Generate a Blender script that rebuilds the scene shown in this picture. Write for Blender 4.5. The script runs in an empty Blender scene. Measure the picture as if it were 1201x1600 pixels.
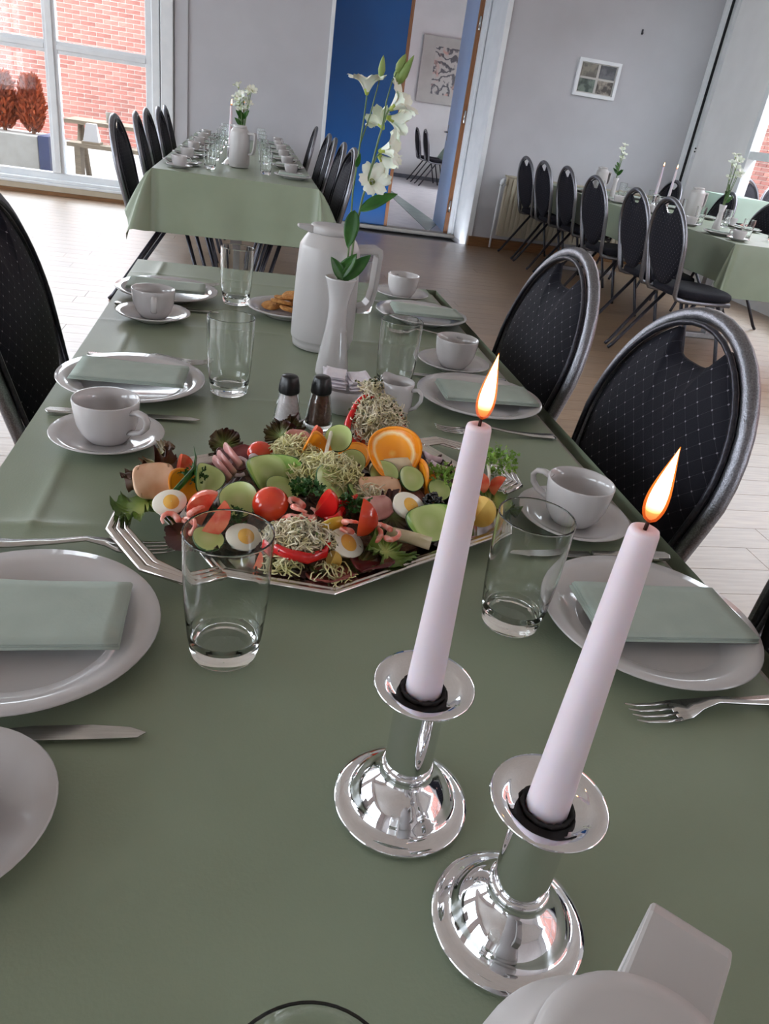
import bpy, bmesh, math, random
from mathutils import Vector, Matrix, noise as mnoise
random.seed(7)
PI = math.pi
SC = bpy.context.scene
COL = SC.collection

# ------------------------------------------------------------------ camera
H_CAM, T = 1.16, 0.73            # camera height, table-top height (m)
F_PX, CX, CY = 1150.0, 600.5, 800.0
def _axes(nad=(275, 2900), vp=(392, 137)):
    d = Vector((nad[0]-CX, nad[1]-CY, F_PX)).normalized()
    y = Vector((vp[0]-CX, vp[1]-CY, F_PX)).normalized()
    y = (y - d*y.dot(d)).normalized()
    up = -d
    return y.cross(up), y, up
AX, AY, AZ = _axes()
CAM = Vector((0, 0, H_CAM))
cam_data = bpy.data.cameras.new('camera')
cam = bpy.data.objects.new('camera', cam_data)
COL.objects.link(cam)
cam_data.sensor_fit = 'VERTICAL'; cam_data.sensor_height = 36.0
cam_data.lens = 36.0*F_PX/1600.0
cam_data.clip_start = 0.01; cam_data.clip_end = 200
cam.matrix_world = Matrix(((AX[0], -AX[1], -AX[2], 0), (AY[0], -AY[1], -AY[2], 0),
                           (AZ[0], -AZ[1], -AZ[2], H_CAM), (0, 0, 0, 1)))
SC.camera = cam

def ray(p):
    c = Vector((p[0]-CX, p[1]-CY, F_PX))
    return Vector((AX.dot(c), AY.dot(c), AZ.dot(c)))
def PZ(px, py, z):               # pixel -> point on the horizontal plane z
    r = ray((px, py)); return CAM + r*((z-H_CAM)/r.z)
def PY(px, py, y):               # pixel -> point on the wall plane Y = y
    r = ray((px, py)); return CAM + r*(y/r.y)
def PX(px, py, x):
    r = ray((px, py)); return CAM + r*(x/r.x)

# ------------------------------------------------------------------ world + light
w = bpy.data.worlds.new('overcast_sky'); SC.world = w; w.use_nodes = True
bg = w.node_tree.nodes['Background']
bg.inputs[0].default_value = (0.86, 0.91, 1.0, 1); bg.inputs[1].default_value = 4.6
sun_d = bpy.data.lights.new('hazy_sun', 'SUN'); sun_d.energy = .6; sun_d.angle = math.radians(25)
sun_d.color = (1, .95, .88)
sun = bpy.data.objects.new('hazy_sun', sun_d); COL.objects.link(sun)
sun.rotation_euler = (math.radians(40), math.radians(8), math.radians(0))
SC.view_settings.view_transform = 'Standard'
SC.view_settings.look = 'None'
SC.view_settings.exposure = 1.15
SC.view_settings.gamma = 1.0
SC.view_settings.use_curve_mapping = False
SC.cycles.use_denoising = True
SC.cycles.max_bounces = 14
SC.cycles.diffuse_bounces = 6
SC.cycles.transmission_bounces = 12
SC.cycles.sample_clamp_indirect = 12

def portal(name, loc, rot, sx, sy):
    d = bpy.data.lights.new(name, 'AREA'); d.shape = 'RECTANGLE'; d.size = sx; d.size_y = sy
    d.cycles.is_portal = True
    o = bpy.data.objects.new(name, d); COL.objects.link(o); o.location = loc; o.rotation_euler = rot

# ------------------------------------------------------------------ materials
def lin(c):
    return tuple(((v/255)/12.92 if v/255 <= .04045 else ((v/255+.055)/1.055)**2.4) for v in c)
MATS = {}
def mat(name, rgb, rough=.5, metal=0., spec=.5, rgb2=None, scale=20., detail=3., bump=0., bscale=None,
        coat=0., coat_r=.05, sss=0., trans=0., ior=1.45, rnd=0., island=False, coord='Object', ramp=(.35, .65), stretch=None, sheen=0.):
    if name in MATS: return MATS[name]
    m = bpy.data.materials.new(name); m.use_nodes = True
    nt = m.node_tree; N = nt.nodes; L = nt.links; b = N['Principled BSDF']
    b.inputs['Base Color'].default_value = (*lin(rgb), 1)
    b.inputs['Roughness'].default_value = rough
    b.inputs['Metallic'].default_value = metal
    b.inputs['Specular IOR Level'].default_value = spec
    b.inputs['IOR'].default_value = ior
    b.inputs['Transmission Weight'].default_value = trans
    b.inputs['Coat Weight'].default_value = coat
    b.inputs['Coat Roughness'].default_value = coat_r
    b.inputs['Sheen Weight'].default_value = sheen
    if sss:
        b.inputs['Subsurface Weight'].default_value = sss
        b.inputs['Subsurface Radius'].default_value = (.02, .012, .008)
        b.inputs['Subsurface Scale'].default_value = .5
    tc = N.new('ShaderNodeTexCoord')
    src = tc.outputs[coord]
    if stretch:
        mp = N.new('ShaderNodeMapping'); mp.inputs['Scale'].default_value = stretch
        L.new(src, mp.inputs[0]); src = mp.outputs[0]
    col = None
    if rgb2:
        nz = N.new('ShaderNodeTexNoise'); nz.inputs['Scale'].default_value = scale; nz.inputs['Detail'].default_value = detail
        L.new(src, nz.inputs['Vector'])
        rp = N.new('ShaderNodeValToRGB')
        rp.color_ramp.elements[0].position = ramp[0]; rp.color_ramp.elements[1].position = ramp[1]
        rp.color_ramp.elements[0].color = (*lin(rgb), 1); rp.color_ramp.elements[1].color = (*lin(rgb2), 1)
        L.new(nz.outputs[0], rp.inputs[0]); col = rp.outputs[0]
    if rnd:
        if island:
            g = N.new('ShaderNodeNewGeometry'); r = g.outputs['Random Per Island']
        else:
            g = N.new('ShaderNodeObjectInfo'); r = g.outputs['Random']
        hs = N.new('ShaderNodeHueSaturation')
        mr = N.new('ShaderNodeMapRange'); mr.inputs['To Min'].default_value = 1-rnd; mr.inputs['To Max'].default_value = 1+rnd
        L.new(r, mr.inputs['Value']); L.new(mr.outputs[0], hs.inputs['Value'])
        if col: L.new(col, hs.inputs['Color'])
        else: hs.inputs['Color'].default_value = (*lin(rgb), 1)
        col = hs.outputs[0]
    if col: L.new(col, b.inputs['Base Color'])
    if bump:
        n2 = N.new('ShaderNodeTexNoise'); n2.inputs['Scale'].default_value = bscale or scale*3; n2.inputs['Detail'].default_value = 4
        L.new(src, n2.inputs['Vector'])
        bp = N.new('ShaderNodeBump'); bp.inputs['Strength'].default_value = bump; bp.inputs['Distance'].default_value = .01
        L.new(n2.outputs[0], bp.inputs['Height']); L.new(bp.outputs[0], b.inputs['Normal'])
    MATS[name] = m
    return m

M = {}
M['wall'] = mat('wall_paint', (186, 186, 191), .85, rgb2=(181, 181, 186), scale=3, bump=.03, bscale=160)
M['white_wall'] = mat('white_wall_paint', (232, 231, 232), .85, rgb2=(226, 225, 226), scale=3, bump=.03, bscale=160)
M['ceil'] = mat('ceiling_paint', (236, 236, 234), .9, rgb2=(230, 230, 228), scale=4)
M['trim_white'] = mat('white_gloss_trim', (226, 229, 232), .35, rgb2=(218, 222, 226), scale=8)
M['beige'] = mat('beige_panel', (190, 178, 158), .6, rgb2=(182, 170, 150), scale=6)
M['skirt'] = mat('wooden_skirting', (132, 92, 56), .45, rgb2=(112, 76, 44), scale=9, stretch=(1, 12, 12))
M['wood_edge'] = mat('wooden_door_edge', (150, 102, 68), .45, rgb2=(128, 84, 54), scale=9, stretch=(12, 12, 1))
M['blue'] = mat('blue_door_paint', (0, 78, 142), .4, rgb2=(0, 72, 134), scale=2)
M['sunlit_blue'] = mat('sunlit_blue_door_face', (150, 190, 238), .3, rgb2=(140, 182, 234), scale=2)  # door blue made paler to paint in the sunlight on this face
M['radiator'] = mat('radiator_enamel', (180, 172, 154), .35, rgb2=(174, 166, 148), scale=5)
M['tile'] = mat('pale_tiles', (224, 222, 224), .25, rgb2=(214, 212, 216), scale=6)
M['tile_green'] = mat('grey_green_band', (138, 158, 154), .25, rgb2=(128, 148, 145), scale=6)
M['chrome'] = mat('polished_chrome', (235, 235, 238), .035, metal=1, rgb2=(228, 228, 232), scale=4)
M['silver'] = mat('silver_tray', (222, 216, 212), .16, metal=1, rgb2=(205, 198, 194), scale=14)
M['steel'] = mat('brushed_steel', (205, 204, 202), .24, metal=1, rgb2=(190, 188, 186), scale=30, stretch=(20, 1, 20))
M['porcelain'] = mat('white_porcelain', (190, 186, 186), .12, rgb2=(186, 182, 182), scale=6, coat=.4)
M['plastic'] = mat('white_plastic', (178, 174, 173), .32, rgb2=(173, 169, 168), scale=7)
M['napkin'] = mat('sage_paper_napkin', (166, 177, 168), .9, rgb2=(160, 171, 162), scale=30, bump=.05, bscale=220)
M['cloth'] = mat('sage_table_cloth', (133, 143, 122), .40, spec=.5, rgb2=(128, 138, 117), scale=5, bump=.05, bscale=400)
M['black_plastic'] = mat('black_plastic', (16, 16, 18), .35, rgb2=(22, 22, 24), scale=8)
M['frame_metal'] = mat('hammered_silver_paint', (112, 112, 118), .30, metal=.9, rgb2=(138, 138, 144), scale=420, detail=1, bump=.16, bscale=420)
M['frame_dark'] = mat('charcoal_tube', (44, 43, 50), .3, metal=.6, rgb2=(60, 59, 66), scale=200, bump=.1, bscale=260)
M['table_leg'] = mat('grey_table_leg', (150, 148, 150), .35, metal=.5, rgb2=(140, 138, 140), scale=20)
M['table_board'] = mat('grey_laminate', (150, 146, 140), .5, rgb2=(140, 136, 130), scale=10)
M['wax'] = mat('white_candle_wax', (208, 198, 206), .42, rgb2=(204, 193, 202), scale=12, sss=.7)
M['soot'] = mat('black_candle_putty', (14, 12, 14), .7, rgb2=(30, 26, 28), scale=60)
M['wick'] = mat('burnt_wick', (30, 14, 10), .9, rgb2=(60, 24, 12), scale=100)
M['salt'] = mat('salt_grains', (236, 228, 230), .9, rgb2=(220, 210, 212), scale=300)
M['pepper'] = mat('ground_pepper', (112, 82, 66), .9, rgb2=(84, 58, 46), scale=300)
M['paper'] = mat('white_paper', (226, 220, 226), .9, rgb2=(216, 210, 218), scale=40, bump=.2, bscale=120)
M['leaf'] = mat('green_leaf', (28, 74, 22), .38, rgb2=(52, 100, 34), scale=30)
M['stem'] = mat('green_stem', (86, 112, 66), .5, rgb2=(112, 132, 92), scale=40)
M['petal'] = mat('white_petal', (236, 238, 228), .6, rgb2=(222, 228, 210), scale=18, sss=.3)
M['petal_throat'] = mat('yellow_green_throat', (150, 168, 60), .6, rgb2=(180, 190, 96), scale=40)
M['bud'] = mat('green_bud', (142, 160, 92), .5, rgb2=(112, 138, 70), scale=30)
M['biscuit'] = mat('oat_biscuit', (206, 152, 88), .85, rgb2=(168, 108, 54), scale=90, bump=.5, bscale=220)
M['brick'] = mat('red_brick', (150, 98, 87), .9, rgb2=(126, 76, 68), scale=6, rnd=.22, bump=.2, bscale=60)
M['brick_s'] = mat('red_brick_mass', (150, 98, 87), .9, rgb2=(126, 76, 68), scale=6, rnd=.22, island=True, bump=.2, bscale=60)
M['mortar'] = mat('pale_mortar', (206, 194, 186), .95, rgb2=(194, 182, 174), scale=30)
M['pave'] = mat('pale_paving', (150, 148, 146), .9, rgb2=(138, 136, 134), scale=3)
M['shrub'] = mat('rust_brown_foliage', (168, 80, 42), .9, rgb2=(136, 60, 32), scale=18, rnd=.3, island=True)
M['concrete'] = mat('pale_concrete', (152, 148, 142), .9, rgb2=(142, 138, 132), scale=8)
M['navy'] = mat('navy_board', (52, 60, 96), .6, rgb2=(44, 52, 84), scale=8)
M['grey_wood'] = mat('weathered_wood', (138, 124, 106), .85, rgb2=(118, 104, 88), scale=8, stretch=(1, 14, 14))
M['plank'] = mat('oak_plank', (150, 124, 98), .36, spec=.6, rgb2=(130, 104, 80), scale=5, rnd=.09, stretch=(1.2, 16, 16), coat=.8, coat_r=.40)
M['plank_s'] = mat('oak_plank_mass', (150, 124, 98), .36, spec=.6, rgb2=(130, 104, 80), scale=5, rnd=.09, island=True, stretch=(1.2, 16, 16), coat=.8, coat_r=.40)
M['under'] = mat('dark_subfloor', (60, 48, 38), .9, rgb2=(52, 42, 32), scale=5)
M['glass'] = mat('clear_glass', (252, 254, 253), .0, trans=1., ior=1.47)
M['canvas'] = mat('grey_canvas', (196, 194, 190), .8, rgb2=(188, 186, 182), scale=5)

def node_mat(name):
    m = bpy.data.materials.new(name); m.use_nodes = True
    return m, m.node_tree, m.node_tree.nodes, m.node_tree.links, m.node_tree.nodes['Principled BSDF']

# window pane: thin clear sheet with a faint mirror reflection that grows at grazing angles
m = bpy.data.materials.new('window_glass'); m.use_nodes = True
nt = m.node_tree; nt.nodes.clear()
out = nt.nodes.new('ShaderNodeOutputMaterial'); mx = nt.nodes.new('ShaderNodeMixShader')
tr = nt.nodes.new('ShaderNodeBsdfTransparent'); gl = nt.nodes.new('ShaderNodeBsdfGlossy'); fr = nt.nodes.new('ShaderNodeLayerWeight')
pw_ = nt.nodes.new('ShaderNodeMath'); pw_.operation = 'POWER'; pw_.inputs[1].default_value = 4.
ma_ = nt.nodes.new('ShaderNodeMath'); ma_.operation = 'MULTIPLY_ADD'; ma_.inputs[1].default_value = .6; ma_.inputs[2].default_value = .03
gl.inputs['Roughness'].default_value = .02
tr.inputs[0].default_value = (.97, .985, .98, 1)
nt.links.new(fr.outputs['Facing'], pw_.inputs[0]); nt.links.new(pw_.outputs[0], ma_.inputs[0]); nt.links.new(ma_.outputs[0], mx.inputs[0])
nt.links.new(tr.outputs[0], mx.inputs[1]); nt.links.new(gl.outputs[0], mx.inputs[2])
nt.links.new(mx.outputs[0], out.inputs[0]); M['pane'] = m

# dotted chair fabric (pattern woven into the cloth, follows the pad's own X/Z)
def dotted(name, ax):
    m, nt, N, L, b = node_mat(name)
    tc = N.new('ShaderNodeTexCoord'); sx = N.new('ShaderNodeSeparateXYZ'); L.new(tc.outputs['Object'], sx.inputs[0])
    def math_(op, a, bb=None, val=None):
        n = N.new('ShaderNodeMath'); n.operation = op
        L.new(a, n.inputs[0])
        if bb is not None: L.new(bb, n.inputs[1])
        if val is not None: n.inputs[1].default_value = val
        return n.outputs[0]
    u = math_('ADD', sx.outputs[ax[0]], sx.outputs[ax[1]]); v = math_('SUBTRACT', sx.outputs[ax[0]], sx.outputs[ax[1]])
    s = .0335
    du = math_('PINGPONG', u, val=s/2); dv = math_('PINGPONG', v, val=s/2)
    d = math_('ADD', math_('MULTIPLY', du, du), math_('MULTIPLY', dv, dv))
    dot = math_('LESS_THAN', d, val=.0021**2)
    line = math_('MINIMUM', du, dv); ln = math_('LESS_THAN', line, val=.0005)
    ln = math_('MULTIPLY', ln, val=.12)
    fac = math_('MAXIMUM', dot, ln)
    mixn = N.new('ShaderNodeMix'); mixn.data_type = 'RGBA'
    mixn.inputs[6].default_value = (*lin((15, 14, 24)), 1); mixn.inputs[7].default_value = (*lin((128, 125, 132)), 1)
    L.new(fac, mixn.inputs[0]); L.new(mixn.outputs[2], b.inputs['Base Color'])
    b.inputs['Roughness'].default_value = .8; b.inputs['Specular IOR Level'].default_value = .25
    nz = N.new('ShaderNodeTexNoise'); nz.inputs['Scale'].default_value = 500; L.new(tc.outputs['Object'], nz.inputs['Vector'])
    bp = N.new('ShaderNodeBump'); bp.inputs['Strength'].default_value = .15; bp.inputs['Distance'].default_value = .005
    L.new(nz.outputs[0], bp.inputs['Height']); L.new(bp.outputs[0], b.inputs['Normal'])
    return m
M['fabric_back'] = dotted('dotted_black_fabric_back', (0, 2))
M['fabric_plain'] = mat('black_seat_fabric', (17, 16, 24), .8, spec=.25, rgb2=(24, 23, 32), scale=120, bump=.1, bscale=500)

def flame_mat(name, h, cols, strength, alpha=1.):
    m = bpy.data.materials.new(name); m.use_nodes = True
    nt = m.node_tree; nt.nodes.clear(); N = nt.nodes; L = nt.links
    out = N.new('ShaderNodeOutputMaterial'); em = N.new('ShaderNodeEmission'); em.inputs[1].default_value = strength
    tc = N.new('ShaderNodeTexCoord'); sx = N.new('ShaderNodeSeparateXYZ'); mr = N.new('ShaderNodeMapRange')
    mr.inputs['From Max'].default_value = h
    rp = N.new('ShaderNodeValToRGB'); e = rp.color_ramp.elements
    e[0].position = cols[0][0]; e[0].color = (*cols[0][1], 1); e[1].position = cols[-1][0]; e[1].color = (*cols[-1][1], 1)
    for p, c in cols[1:-1]:
        x = e.new(p); x.color = (*c, 1)
    L.new(tc.outputs['Object'], sx.inputs[0]); L.new(sx.outputs[2], mr.inputs[0]); L.new(mr.outputs[0], rp.inputs[0]); L.new(rp.outputs[0], em.inputs[0])
    if alpha < 1:
        tr = N.new('ShaderNodeBsdfTransparent'); mx = N.new('ShaderNodeMixShader'); mx.inputs[0].default_value = alpha
        L.new(tr.outputs[0], mx.inputs[1]); L.new(em.outputs[0], mx.inputs[2]); L.new(mx.outputs[0], out.inputs[0])
    else: L.new(em.outputs[0], out.inputs[0])
    return m
M['flame'] = flame_mat('candle_flame_core', .034, [(0, (.10, .012, .004)), (.14, (.22, .04, .01)), (.36, (1, .62, .26)), (.75, (1, .80, .45)), (1, (1, .5, .12))], 8.)
M['flame_outer'] = flame_mat('candle_flame_mantle', .034, [(0, (.5, .06, .01)), (.4, (1, .22, .03)), (1, (1, .26, .03))], .75, .45)

def radial_mat(name, stops, axis_len, rough=.5, nscale=60., nmix=.25, spec=.5):
    """colour by distance from the piece's own centre: rind, flesh, core"""
    m, nt, N, L, b = node_mat(name)
    tc = N.new('ShaderNodeTexCoord'); ln = N.new('ShaderNodeVectorMath'); ln.operation = 'LENGTH'
    L.new(tc.outputs['Object'], ln.inputs[0])
    nz = N.new('ShaderNodeTexNoise'); nz.inputs['Scale'].default_value = nscale; L.new(tc.outputs['Object'], nz.inputs['Vector'])
    mr = N.new('ShaderNodeMapRange'); mr.inputs['From Max'].default_value = axis_len; L.new(ln.outputs['Value'], mr.inputs[0])
    ad = N.new('ShaderNodeMath'); ad.operation = 'MULTIPLY_ADD'; ad.inputs[1].default_value = nmix; L.new(nz.outputs[0], ad.inputs[0]); L.new(mr.outputs[0], ad.inputs[2])
    sb = N.new('ShaderNodeMath'); sb.operation = 'SUBTRACT'; sb.inputs[1].default_value = nmix/2; L.new(ad.outputs[0], sb.inputs[0])
    rp = N.new('ShaderNodeValToRGB'); e = rp.color_ramp.elements
    e[0].position = stops[0][0]; e[0].color = (*lin(stops[0][1]), 1); e[1].position = stops[-1][0]; e[1].color = (*lin(stops[-1][1]), 1)
    for p, c in stops[1:-1]:
        x = e.new(p); x.color = (*lin(c), 1)
    L.new(sb.outputs[0], rp.inputs[0]); L.new(rp.outputs[0], b.inputs['Base Color'])
    b.inputs['Roughness'].default_value = rough; b.inputs['Specular IOR Level'].default_value = spec
    return m
M['cucumber'] = radial_mat('cucumber_flesh', [(0, (190, 200, 140)), (.45, (172, 188, 116)), (.8, (188, 202, 134)), (.95, (172, 192, 112)), (1, (130, 166, 80))], .026, .25, 90, .14)
M['cuke_skin'] = mat('cucumber_skin', (26, 66, 22), .3, rgb2=(52, 96, 36), scale=60)
M['orange'] = radial_mat('orange_flesh', [(0, (244, 190, 90)), (.2, (240, 150, 30)), (.75, (246, 160, 36)), (.88, (250, 222, 170)), (1, (240, 140, 20))], .03, .25, 120, .12)
M['orange_rind'] = mat('orange_rind', (240, 150, 28), .4, rgb2=(230, 134, 18), scale=120)
M['lettuce_red'] = radial_mat('red_lettuce', [(0, (120, 140, 70)), (.3, (88, 84, 44)), (.62, (64, 28, 24)), (1, (44, 14, 18))], .04, .4, 50, .5)
M['lettuce_brown'] = radial_mat('brown_lettuce', [(0, (140, 146, 78)), (.4, (104, 92, 48)), (.75, (82, 50, 30)), (1, (60, 30, 22))], .04, .4, 50, .5)
M['lettuce_green'] = radial_mat('green_lettuce', [(0, (180, 190, 110)), (.4, (112, 138, 54)), (.8, (70, 98, 34)), (1, (54, 74, 24))], .04, .4, 50, .4)
M['parsley'] = mat('parsley', (26, 66, 22), .5, rgb2=(58, 104, 36), scale=120)
M['frisee'] = mat('frisee', (92, 132, 42), .5, rgb2=(146, 178, 84), scale=60)
M['tomato'] = mat('tomato_skin', (206, 44, 26), .18, rgb2=(222, 84, 44), scale=25, coat=.4)
M['tomato_flesh'] = mat('tomato_flesh', (222, 82, 62), .25, rgb2=(232, 128, 96), scale=70, coat=.3)
M['tomato_pale'] = mat('pale_tomato', (222, 90, 70), .22, rgb2=(236, 136, 112), scale=40, coat=.4)
M['redpepper'] = mat('red_pepper', (204, 24, 20), .2, rgb2=(184, 14, 18), scale=20, coat=.4)
M['egg_white'] = mat('egg_white', (240, 236, 222), .25, rgb2=(234, 229, 214), scale=10, sss=.2)
M['yolk'] = mat('egg_yolk', (236, 186, 92), .7, rgb2=(226, 168, 70), scale=60)
M['shrimp'] = mat('cooked_shrimp', (238, 190, 178), .28, rgb2=(226, 124, 108), scale=130, detail=1, coat=.3, sss=.2)
M['ham'] = mat('sliced_ham', (222, 168, 160), .35, rgb2=(198, 134, 130), scale=40, coat=.2)
M['chicken'] = mat('roast_chicken', (226, 190, 160), .45, rgb2=(202, 148, 110), scale=30)
M['beef'] = mat('roast_beef', (108, 30, 34), .35, rgb2=(74, 18, 24), scale=30, coat=.2)
M['salami'] = mat('dark_salami', (124, 50, 46), .35, rgb2=(150, 84, 74), scale=160)
M['pate'] = mat('liver_pate', (140, 92, 74), .6, rgb2=(96, 54, 46), scale=30)
M['rye'] = mat('rye_bread', (70, 42, 28), .9, rgb2=(100, 66, 44), scale=120, bump=.4, bscale=200)
M['sprout'] = mat('bean_sprouts', (228, 222, 182), .5, rgb2=(196, 190, 124), scale=60, rnd=.15, island=True)
M['sprout_dark'] = mat('cress_sprouts', (232, 222, 204), .5, rgb2=(196, 186, 140), scale=90, rnd=.2, island=True)
M['sprout_leaf'] = mat('sprout_leaf', (74, 88, 34), .5, rgb2=(52, 44, 28), scale=60, rnd=.3, island=True)
M['potato'] = mat('boiled_potato', (226, 190, 104), .45, rgb2=(208, 164, 74), scale=30)
M['onion'] = mat('onion', (232, 216, 220), .3, rgb2=(206, 178, 190), scale=60, coat=.3)
M['melon'] = mat('pale_melon', (222, 206, 176), .3, rgb2=(206, 190, 150), scale=40)
M['caviar'] = mat('black_caviar', (10, 10, 16), .15, rgb2=(18, 18, 24), scale=90, coat=.5)
M['radish'] = mat('white_radish', (238, 232, 220), .35, rgb2=(230, 222, 206), scale=30)
M['yellow_pepper'] = mat('pickled_yellow', (212, 174, 50), .3, rgb2=(186, 150, 40), scale=30)

# ------------------------------------------------------------------ mesh helpers
def crisp(prof, e=.0012):
    out = []
    for i, (r, z) in enumerate(prof):
        out.append((r, z))
        if i < len(prof)-1:
            r2, z2 = prof[i+1]; L_ = math.hypot(r2-r, z2-z)
            if L_ > 3*e:
                t = e/L_; out += [(r+(r2-r)*t, z+(z2-z)*t), (r+(r2-r)*(1-t), z+(z2-z)*(1-t))]
    return out
class MB:
    def __init__(s): s.v = []; s.f = []; s.sm = []
    def add(s, vs, fs, smooth=True):
        o = len(s.v); s.v += [tuple(v) for v in vs]
        s.f += [tuple(i+o for i in f) for f in fs]; s.sm += [smooth]*len(fs)
        return s
    def box(s, c, d, rot=None):
        c = Vector(c); hx, hy, hz = d[0]/2, d[1]/2, d[2]/2
        vs = [Vector((x, y, z)) for x in (-hx, hx) for y in (-hy, hy) for z in (-hz, hz)]
        if rot is not None: vs = [rot @ v for v in vs]
        return s.add([c+v for v in vs], [(0, 1, 3, 2), (4, 6, 7, 5), (0, 4, 5, 1), (2, 3, 7, 6), (0, 2, 6, 4), (1, 5, 7, 3)], False)
    def b2(s, x0, x1, y0, y1, z0, z1):
        return s.box(((x0+x1)/2, (y0+y1)/2, (z0+z1)/2), (abs(x1-x0), abs(y1-y0), abs(z1-z0)))
    def lathe(s, prof, seg=32, c=(0, 0, 0), closed=False, mod=None):
        vs, fs = [], []; n = len(prof)
        for i in range(seg):
            a = 2*PI*i/seg
            for k, (r, z) in enumerate(prof):
                if mod: r, z = mod(r, z, a, k)
                vs.append((c[0]+r*math.cos(a), c[1]+r*math.sin(a), c[2]+z))
        for i in range(seg):
            j = (i+1) % seg
            for k in range(n-1 if not closed else n):
                k2 = (k+1) % n
                fs.append((i*n+k, j*n+k, j*n+k2, i*n+k2))
        s.add(vs, fs)
        return s
    def tube(s, pts, r, seg=8, closed=False, cap=True, flat=None, up=None):
        pts = [Vector(p) for p in pts]; n = len(pts)
        rs = r if isinstance(r, (list, tuple)) else [r]*n
        vs, fs = [], []; prev = None
        for i, p in enumerate(pts):
            a = pts[i-1] if (i or closed) else p; b = pts[(i+1) % n] if (i < n-1 or closed) else p
            t = (b-a)
            if t.length < 1e-9: t = Vector((0, 0, 1))
            t.normalize()
            if up is not None:
                nrm = Vector(up) - t*t.dot(Vector(up))
            elif prev is None:
                q = Vector((0, 0, 1)) if abs(t.z) < .9 else Vector((1, 0, 0))
                nrm = q - t*t.dot(q)
            else: nrm = prev - t*t.dot(prev)
            nrm.normalize(); prev = nrm; bn = t.cross(nrm)
            fl = flat or (1, 1)
            for k in range(seg):
                ang = 2*PI*(k+.5)/seg
                vs.append(p + nrm*(rs[i]*fl[0]*math.cos(ang)) + bn*(rs[i]*fl[1]*math.sin(ang)))
        m_ = n if closed else n-1
        for i in range(m_):
            j = (i+1) % n
            for k in range(seg):
                k2 = (k+1) % seg
                fs.append((i*seg+k, i*seg+k2, j*seg+k2, j*seg+k))
        if cap and not closed:
            fs.append(tuple(range(seg-1, -1, -1))); fs.append(tuple((n-1)*seg+k for k in range(seg)))
        return s.add(vs, fs)
    def prism(s, outline, z0, z1, smooth=False):
        n = len(outline)
        vs = [(x, y, z0) for x, y in outline]+[(x, y, z1) for x, y in outline]
        fs = [tuple(range(n-1, -1, -1)), tuple(range(n, 2*n))]+[(i, (i+1) % n, n+(i+1) % n, n+i) for i in range(n)]
        return s.add(vs, fs, smooth)
    def grid(s, fn, nu, nv, smooth=True):
        vs = [fn(i/nu, j/nv) for i in range(nu+1) for j in range(nv+1)]
        fs = [(i*(nv+1)+j, (i+1)*(nv+1)+j, (i+1)*(nv+1)+j+1, i*(nv+1)+j+1) for i in range(nu) for j in range(nv)]
        return s.add(vs, fs, smooth)
    def sphere(s, c, r, seg=12, rings=8, sc=(1, 1, 1)):
        vs, fs = [], []
        for i in range(1, rings):
            t = PI*i/rings
            for k in range(seg):
                a = 2*PI*k/seg
                vs.append((c[0]+r*sc[0]*math.sin(t)*math.cos(a), c[1]+r*sc[1]*math.sin(t)*math.sin(a), c[2]+r*sc[2]*math.cos(t)))
        vs.append((c[0], c[1], c[2]+r*sc[2])); vs.append((c[0], c[1], c[2]-r*sc[2]))
        T_, B_ = len(vs)-2, len(vs)-1
        for i in range(rings-2):
            for k in range(seg):
                k2 = (k+1) % seg
                fs.append((i*seg+k, (i+1)*seg+k, (i+1)*seg+k2, i*seg+k2))
        for k in range(seg):
            k2 = (k+1) % seg
            fs.append((T_, k, k2)); fs.append((B_, (rings-2)*seg+k2, (rings-2)*seg+k))
        return s.add(vs, fs)
    def xf(s, mtx):
        s.v = [tuple(mtx @ Vector(v)) for v in s.v]; return s
    def mesh(s, name, m):
        me = bpy.data.meshes.new(name); me.from_pydata(s.v, [], s.f); me.update()
        for p, sm in zip(me.polygons, s.sm): p.use_smooth = sm
        if m: me.materials.append(m)
        return me
    def build(s, name, m, parent=None, loc=None, rot=None, solid=0, subsurf=0, bevel=0, fix=True):
        me = s.mesh(name, M[m] if isinstance(m, str) else m)
        if fix:
            bm = bmesh.new(); bm.from_mesh(me); bmesh.ops.recalc_face_normals(bm, faces=bm.faces); bm.to_mesh(me); bm.free()
        o = bpy.data.objects.new(name, me); COL.objects.link(o)
        if parent: o.parent = parent
        if loc is not None: o.location = loc
        if rot is not None: o.rotation_euler = rot
        if bevel:
            d = o.modifiers.new('bevel', 'BEVEL'); d.width = bevel; d.segments = 2; d.limit_method = 'ANGLE'
        if solid:
            d = o.modifiers.new('thickness', 'SOLIDIFY'); d.thickness = solid; d.offset = 0
        if subsurf:
            d = o.modifiers.new('smooth', 'SUBSURF'); d.levels = subsurf; d.render_levels = subsurf
        return o

def tag(o, label, cat, group=None, kind=None):
    o['label'] = label
    if cat: o['category'] = cat
    if group: o['group'] = group
    if kind: o['kind'] = kind
    return o
def empty(name, loc=(0, 0, 0), rz=0, rot=None):
    o = bpy.data.objects.new(name, None); COL.objects.link(o); o.location = loc
    o.rotation_euler = rot if rot else (0, 0, rz); o.empty_display_size = .05
    return o
def struct(o, label): o['kind'] = 'structure'; o['label'] = label; o['category'] = o.name.split('_')[0]; return o
def copy_tree(o, parent=None):
    c = o.copy(); COL.objects.link(c)
    if parent: c.parent = parent
    for ch in list(o.children): copy_tree(ch, c)
    return c
def place(proto, used, loc, rz, label, group=None, rot=None):
    """first call moves the prototype itself, later calls copy it"""
    o = proto if not used else copy_tree(proto)
    used.append(1)
    o.location = loc; o.rotation_euler = rot if rot else (0, 0, rz)
    o['label'] = label
    if group: o['group'] = group
    elif 'group' in o.keys(): del o['group']
    return o

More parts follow.
